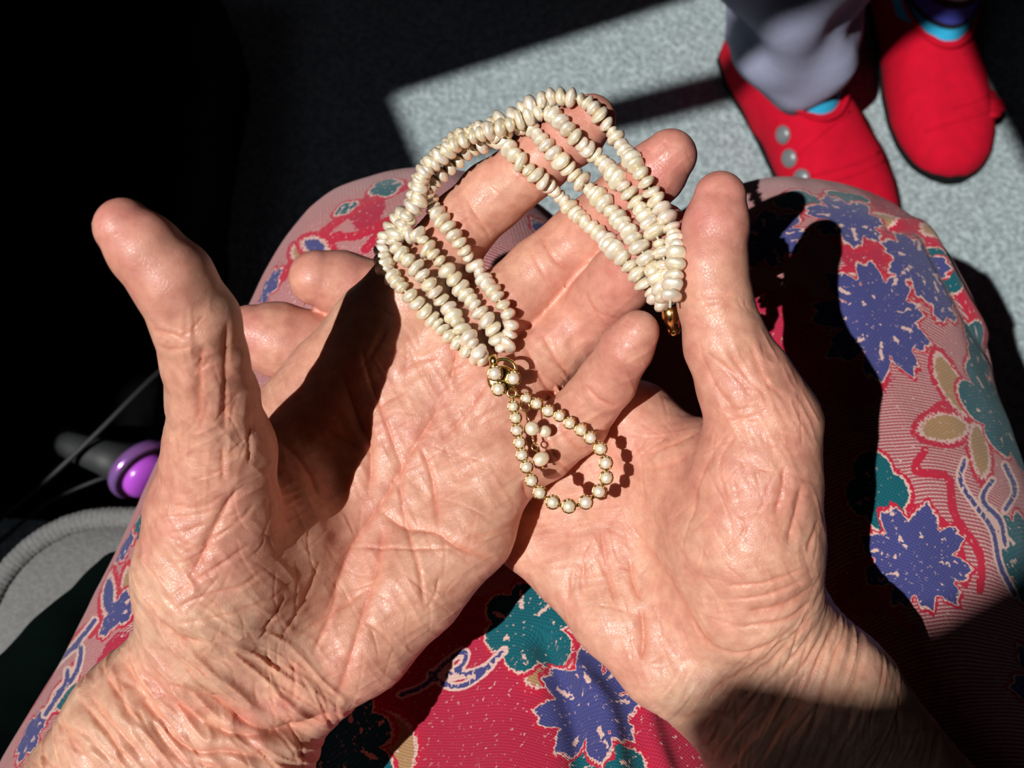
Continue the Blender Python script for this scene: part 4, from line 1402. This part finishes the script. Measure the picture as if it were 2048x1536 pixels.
def loft(rings, cap=True):
    n, m = len(rings), len(rings[0])
    V = np.vstack(rings)
    F = []
    for i in range(n - 1):
        for k in range(m):
            l = (k + 1) % m
            F.append((i * m + k, i * m + l, (i + 1) * m + l, (i + 1) * m + k))
    if cap:
        F.append(tuple(range(m))[::-1])
        F.append(tuple((n - 1) * m + k for k in range(m)))
    return V, F

RED_FELT = simple('red_felt', tuple(srgb(196, 8, 40)), 0.9, noise=tuple(srgb(160, 6, 32)), scale=90.0, bump=0.3, Specular_IOR_Level=0.15)
SOLE = simple('dark_sole', (0.006, 0.006, 0.007), 0.8, Specular_IOR_Level=0.1)
BUTTON = simple('grey_button', (0.12, 0.125, 0.13), 0.35, 0.2, noise=(0.22, 0.23, 0.24), scale=90.0)
GREY_CLOTH = simple('grey_blue_cotton', tuple(srgb(146, 148, 172)), 0.9, noise=tuple(srgb(132, 134, 158)), scale=260.0, bump=0.2)

def sock_material():
    m, nt, b = material('striped_knit')
    tc = N(nt, 'ShaderNodeTexCoord')
    sp = N(nt, 'ShaderNodeSeparateXYZ'); L(nt, tc.outputs['Object'], sp.inputs[0])
    mr = N(nt, 'ShaderNodeMapRange'); L(nt, sp.outputs[2], mr.inputs['Value'])
    mr.inputs['From Min'].default_value = 0.05; mr.inputs['From Max'].default_value = 0.17
    cr = N(nt, 'ShaderNodeValToRGB'); cr.color_ramp.interpolation = 'CONSTANT'
    cy, bl, wh, bk = (*srgb(40, 170, 215), 1), (*srgb(62, 72, 170), 1), (*srgb(190, 196, 208), 1), (0.006, 0.006, 0.012, 1)
    e = cr.color_ramp.elements
    e[0].color = cy; e[0].position = 0
    e[1].color = bk; e[1].position = 0.22
    for p, c in ((0.26, bl), (0.37, bk), (0.43, wh), (0.53, bk), (0.80, cy), (0.9, bk)):
        x = e.new(p); x.color = c
    L(nt, mr.outputs[0], cr.inputs[0])
    L(nt, cr.outputs[0], b.inputs['Base Color'])
    b.inputs['Roughness'].default_value = 0.95
    return m

SOCK = sock_material()
other = empty('person', (0.30, 0.62, 0))
tag(other, 'standing person in red button shoes, striped socks and grey trousers', 'person')

def foot(heel, yaw, buttons, seams, petals, parent):
    """shoe, sock: heel = world xy of the heel, yaw = direction of the toe"""
    cy, sy = math.cos(yaw), math.sin(yaw)
    def W(p):
        p = np.asarray(p, float)
        return np.stack([heel[0] + p[..., 0] * sy + p[..., 1] * cy, heel[1] - p[..., 0] * cy + p[..., 1] * sy, p[..., 2]], -1) if p.ndim > 1 else W(p[None])[0]
    y = [0, .012, .04, .08, .105, .125, .15, .18, .205, .225, .238, .246]
    w = [.012, .026, .034, .036, .038, .041, .0445, .046, .043, .036, .025, .008]
    h = [.055, .066, .074, .078, .079, .073, .062, .052, .044, .037, .030, .020]
    yy = np.linspace(0, .246, 40)
    ww = np.interp(yy, y, w); hh = np.interp(yy, y, h)
    for _ in range(2):
        hh[1:-1] = (hh[:-2] + hh[1:-1] * 2 + hh[2:]) / 4
    rings, sole = [], []
    a = np.linspace(0, 2 * math.pi, 28, endpoint=False)
    for yv, wv, hv in zip(yy, ww, hh):
        c, s_ = np.cos(a), np.sin(a)
        x = wv * np.sign(c) * np.abs(c) ** 0.75
        z = np.where(s_ > 0, 0.010 + (hv - 0.010) * np.abs(s_) ** 0.85, 0.010 + 0.006 * s_)
        rings.append(W(np.stack([x, np.full_like(x, yv), z], -1)))
        sole.append(W(np.stack([(wv + .001) * np.sign(c) * np.abs(c) ** 0.6, np.full_like(x, (yv - .123) * 1.01 + .123), 0.006 + 0.006 * np.sign(s_) * np.abs(s_) ** .4], -1)))
    V, F = loft(rings)
    V = V + 0.0012 * fbm(V * 40, 61, 2)[:, None] * np.array([.6, .6, 1])
    sh = link('shoe', py_mesh('shoe', V, F), RED_FELT, parent)
    sh['label'] = 'red felt shoe'
    link('sole', py_mesh('sole', *loft(sole)), SOLE, sh)
    # raised rim of the opening
    t = np.linspace(0, 2 * math.pi, 40, endpoint=False)
    rim = W(np.stack([.0345 * np.cos(t), .086 + .060 * np.sin(t), .075 - .008 * np.sin(t)], -1))
    link('shoe_rim', py_mesh('shoe_rim', *tube(rim, 0.0022, 8, closed=True)), RED_FELT, sh)
    bvh = BVHTree.FromPolygons([tuple(v) for v in V], F)
    def onto(x, yv):
        o = Vector(C0); d = Vector(ray(x, yv)).normalized()
        hit = bvh.ray_cast(o, d)
        return (np.array(hit[0]), np.array(hit[1])) if hit[0] is not None else (None, None)
    for x, yv in buttons:
        p, n = onto(x, yv)
        if p is None: continue
        e1 = np.cross(n, [0, 0, 1.0]); e1 /= np.linalg.norm(e1)
        v1, f1 = ball(p + n * 0.001, (0.0088, 0.0088, 0.0046), 16, 8, [e1, np.cross(n, e1), n])
        link('button', py_mesh('button', v1, f1), BUTTON, sh)
    for pl in seams:
        pts = [onto(x, yv) for x, yv in catmull(pl, 16)]
        pts = [p + n * 0.0004 for p, n in pts if p is not None]
        if len(pts) > 3:
            link('seam', py_mesh('seam', *tube(pts, 0.0014, 6)), RED_FELT, sh)
    for x, yv in petals:
        p = on_z(x, yv, 0.035)
        v1, f1 = ball(p, (0.009, 0.006, 0.0025), 10, 6)
        link('fringe', py_mesh('fringe', v1, f1), RED_FELT, sh)
    # sock
    rr = []
    for z in np.linspace(0.05, 0.19, 24):
        k = (z - .05) / .14
        rr.append(W(np.stack([(.033 + .004 * k) * np.cos(t), .088 - .040 * k + (.058 - .014 * k) * np.sin(t), np.full_like(t, z)], -1)))
    sk = link('sock', py_mesh('sock', *loft(rr)), SOCK, parent)
    sk['label'] = 'striped sock in cyan, blue and white'
    return W

def trouser_leg(path, parent, seed, label):
    """path: list of (x, y, z, rx, ry); open tube with folds"""
    P = catmull(np.array(path, float), 46)
    t = np.linspace(0, 2 * math.pi, 56, endpoint=False)
    def ring(q, k, inner):
        x, y, z, rx, ry = q
        fold = 1 + 0.10 * np.sin(t * 3 + z * 40 + seed) * min(1, max(0, (z - .08) * 14)) + 0.06 * np.sin(t * 5 - z * 60)
        zz = z + 0.010 * np.sin(t * 2 + seed) * (1 - k) + 0.006 * np.sin(t * 3 + 40 * z)
        r = 1.0 - (0.05 if inner else 0)
        return np.stack([x + rx * r * fold * np.cos(t), y + ry * r * fold * np.sin(t), zz], -1)
    n = len(P)
    outer = [ring(q, i / n, False) for i, q in enumerate(P)]
    inner = [ring(q, i / n, True) for i, q in enumerate(P)]
    V, F = loft(inner[::-1] + outer, cap=False)
    o = link('trouser_leg', py_mesh('trouser_leg', V, F), GREY_CLOTH, parent)
    o['label'] = label

SH1 = foot((0.214, 0.700), math.atan2(-0.90, 0.43), [(1565, 270), (1578, 317), (1602, 357)],
           [[(1700, 222), (1650, 262), (1592, 312)], [(1768, 300), (1700, 330), (1622, 352)], [(1778, 318), (1700, 352), (1630, 370)]], [], other)
SH2 = foot((0.376, 0.789), math.atan2(-0.99, 0.10), [], [[(1985, 220), (1920, 240), (1850, 262)], [(1975, 190), (1940, 205), (1900, 218)]], [(1975, 188), (1990, 205), (1984, 225), (1992, 215)], other)
trouser_leg([(.236, .630, .076, .050, .055), (.243, .628, .106, .058, .058), (.232, .634, .136, .050, .056), (.222, .638, .165, .068, .060), (.210, .645, .26, .072, .066), (.195, .66, .42, .068, .07), (.19, .68, .62, .075, .08)], other, 0.6, 'grey blue trouser leg gathered over the shoe')
trouser_leg([(.385, .738, .135, .052, .055), (.388, .735, .16, .056, .058), (.372, .728, .26, .06, .062), (.38, .73, .42, .068, .07), (.38, .735, .62, .075, .08)], other, 2.2, 'trouser leg in deep shade')

# ------------------------------------------------------------------ the chair under the sitter
FELT = simple('grey_wool_felt', (0.10, 0.10, 0.098), 0.95, noise=(0.21, 0.21, 0.205), scale=420.0, bump=0.6)
WOOD = simple('dark_wood', (0.05, 0.035, 0.025), 0.5, scale=40.0)

def build_chair():
    ch_ = empty('armchair', (0.02, -0.15, 0))
    tag(ch_, 'low chair with a grey felt seat and corded edge under the sitter', 'chair')
    def outline(inset):
        x0, x1, y0, y1, r = -.262 + inset, .33 - inset, -.47 + inset, .150 - inset, .055
        pts = []
        for cx, cy, a0 in ((x1 - r, y1 - r, 0), (x0 + r, y1 - r, 90), (x0 + r, y0 + r, 180), (x1 - r, y0 + r, 270)):
            for k in range(9):
                a = math.radians(a0 + k * 90 / 8)
                pts.append((cx + r * math.cos(a), cy + r * math.sin(a)))
        return np.array(pts)
    rings = []
    for ins, z in ((.03, .225), (.008, .232), (0, .25), (0, .305), (.006, .318), (.02, .323), (.06, .325), (.14, .322)):
        o = outline(ins)
        rings.append(np.column_stack([o, np.full(len(o), z)]))
    V, F = loft(rings)
    link('seat', py_mesh('seat', V, F), FELT, ch_)
    # cord along the upper edge: overstitched, so its radius swells with every stitch
    o = outline(0.004)
    P = np.column_stack([o, np.full(len(o), .318)])
    Pc = np.vstack([P, P[:1]])
    s = np.concatenate([[0], np.cumsum(np.linalg.norm(np.diff(Pc, axis=0), axis=1))])
    u = np.linspace(0, s[-1], 2400, endpoint=False)
    Q = np.stack([np.interp(u, s, Pc[:, k]) for k in range(3)], -1)
    V, F = tube(Q, 0.0056 + 0.00025 * np.sin(u / 0.0028 * 2 * math.pi), 10, closed=True)
    link('piping', py_mesh('piping', V, F), FELT, ch_)
    for x, y in ((-.22, .10), (.29, .10), (-.22, -.37), (.29, -.37)):
        V, F = tube([(x, y, 0), (x, y, .12), (x, y, .232)], [.016, .019, .022], 12)
        link('leg', py_mesh('leg', V, F), WOOD, ch_)
    rings = []
    for k, (y, z) in enumerate(((-.45, .30), (-.48, .42), (-.52, .56), (-.55, .68))):
        xs = np.linspace(-.25, .32, 12)
        ring = [(x, y + .03, z) for x in xs] + [(x, y - .03, z) for x in xs[::-1]]
        rings.append(np.array(ring))
    V, F = loft(rings)
    link('backrest', py_mesh('backrest', V, F), FELT, ch_)

build_chair()

def soft(name, fn, lo, hi, h, mat, parent=None, wr=0.0, seed=3):
    V, F = surface_nets(fn, lo, hi, h)
    V = project(fn, V, 1, 1.0)
    V, F = subdivide(V, F)
    V = project(fn, V, 1, 1.0)
    if wr:
        V = V + normals(V, F) * (wr * fbm(V / 40, seed, 3))[:, None]
    return link(name, np_mesh(name, V / 1000, F), mat, parent)

GREEN = simple('dark_green_velvet', (0.0008, 0.0045, 0.0036), 0.95, noise=(0.0006, 0.003, 0.0024), scale=200.0, bump=0.2, Specular_IOR_Level=0.05)
BLACK = simple('near_black', (0.0016, 0.0016, 0.0017), 0.95, noise=(0.0026, 0.0026, 0.0026), scale=220.0, bump=0.3, Specular_IOR_Level=0.1)  # near black so the added mass reads as shade; the cord shares it

def build_small_things():
    # dark green cushion wedged between thigh and seat edge
    a, b = on_z(262, 1120, .350) * 1000, on_z(-40, 1640, .372) * 1000
    a = a + [-7, -3, 0]; b = b + [-10, -4, 0]
    fn = lambda P: cone(P, a, 9, b, 40, 1.0)
    o = soft('cushion', fn, np.minimum(a, b) - 50, np.maximum(a, b) + 50, 6, GREEN, wr=2.5)
    tag(o, 'dark green velvet cushion squeezed between the left thigh and grey seat edge', 'cushion')
    # added dark mass: keeps the left floor near black and carries the gadget
    def dark_mass(P):
        q = np.abs(P - np.array([-420, 450, 72])) - np.array([150, 200, 52])
        d = np.sqrt((np.maximum(q, 0) ** 2).sum(1)) + np.minimum(q.max(1), 0) - 24
        return smin(d, cone(P, np.array([-500, 300, 95]), 60, np.array([-380, 620, 95]), 55), 30)
    bg = empty('dark_mass', (-.42, .45, 0))
    tag(bg, 'added near-black mass darkening the floor beside the chair', 'dark_mass')
    soft('dark_mass_body', dark_mass, (-640, 180, -8), (-200, 720, 200), 10, BLACK, bg, wr=4.0)
    P = catmull([(-.56, .36, .165), (-.60, .42, .20), (-.55, .52, .19), (-.50, .60, .165)], 30)
    link('dark_mass_loop', py_mesh('dark_mass_loop', *tube(P, .007, 8)), BLACK, bg)

    # small device: tapering grey handle, iridescent rim, purple dome
    DK = simple('dark_grey_plastic', (0.022, 0.024, 0.025), 0.6)
    RIM = simple('iridescent_rim', tuple(srgb(120, 130, 200)), 0.2, 0.6, noise=tuple(srgb(200, 110, 200)), scale=30.0)
    PUR = simple('purple_gloss', tuple(srgb(186, 84, 206)), 0.25, scale=20.0, noise=tuple(srgb(170, 74, 196)))
    A, B = on_z(120, 884, .185), on_z(300, 945, .190)
    ax = (B - A) / np.linalg.norm(B - A)
    g = empty('handheld_gadget', tuple((A + B) / 2))
    tag(g, 'round purple-faced gadget with a dark grey tapering handle beside the lap', 'gadget')
    tilt = ax + 0.55 * UP * -1 - 0.35 * FW
    tilt /= np.linalg.norm(tilt)
    V, F = tube([A, A + ax * .004, A * .5 + B * .5, B - ax * .014], [.006, .0085, .0115, .0150], 20)
    link('handle', py_mesh('handle', V, F), DK, g)
    C = B - ax * .006
    def disc(c, n, prof, seg=36):
        e1 = np.cross(n, [0, 0, 1.0]); e1 /= np.linalg.norm(e1); e2 = np.cross(n, e1)
        an = np.linspace(0, 2 * math.pi, seg, endpoint=False)
        return loft([np.array([c + n * hh + r * (math.cos(t) * e1 + math.sin(t) * e2) for t in an]) for r, hh in prof])
    link('rim', py_mesh('rim', *disc(C, tilt, [(.015, -.008), (.0215, -.004), (.0225, -.001), (.0222, .002), (.0205, .0035)])), RIM, g)
    link('groove', py_mesh('groove', *disc(C, tilt, [(.0205, .0), (.0203, .0045), (.014, .0048)])), simple('purple_black', (0.02, 0.004, 0.02), 0.3), g)
    link('dome', py_mesh('dome', *disc(C, tilt, [(.0165, .003), (.0160, .008), (.0135, .0115), (.008, .0135), (.002, .014)])), PUR, g)

    # cables
    CAB = simple('grey_cable', (0.012, 0.012, 0.013), 0.6)
    P = catmull([on_z(-30, 1060, .172), on_z(60, 990, .185), on_z(180, 880, .205), on_z(320, 742, .205), on_z(430, 655, .17), on_z(545, 570, .06), on_z(600, 520, .006)], 60)
    tag(link('cable', py_mesh('cable', *tube(P, .0017, 8)), CAB), 'thin grey cable running behind the raised left thumb', 'cable')
    P = catmull([on_z(-20, 1100, .168), on_z(90, 1010, .174), on_z(190, 962, .176), on_z(236, 950, .174)], 40)
    tag(link('cable', py_mesh('cable', *tube(P, .0014, 8)), CAB), 'shorter grey cable leading to the purple gadget', 'cable')
    P = catmull([on_z(14, 690, .18), on_z(22, 770, .18), on_z(60, 825, .18), on_z(120, 862, .18), on_z(190, 875, .17)], 40)
    tag(link('cord', py_mesh('cord', *tube(P, .004, 8)), BLACK), 'black cord curling over the added dark mass near the left edge', 'cord')

    # knitted sleeve end at the lower right corner
    KNIT = simple('beige_knit', (0.52, 0.46, 0.40), 0.95, noise=(0.62, 0.56, 0.50), scale=500.0, bump=0.8)
    a, b = cpt(2035, 1560, 372), cpt(2170, 1850, 372)
    fn = lambda Q: cone(Q, a, 18, b, 30)
    V, F = surface_nets(fn, np.minimum(a, b) - 40, np.maximum(a, b) + 40, 3.5)
    V = project(fn, V, 1)
    V, F = subdivide(V, F)
    V = V + normals(V, F) * (1.2 * fbm(V / 4, 8, 2))[:, None]
    o = link('cardigan_hem', np_mesh('cardigan_hem', c2w(V), F), KNIT, person)
    o['label'] = 'beige knitted cardigan edge'

build_small_things()
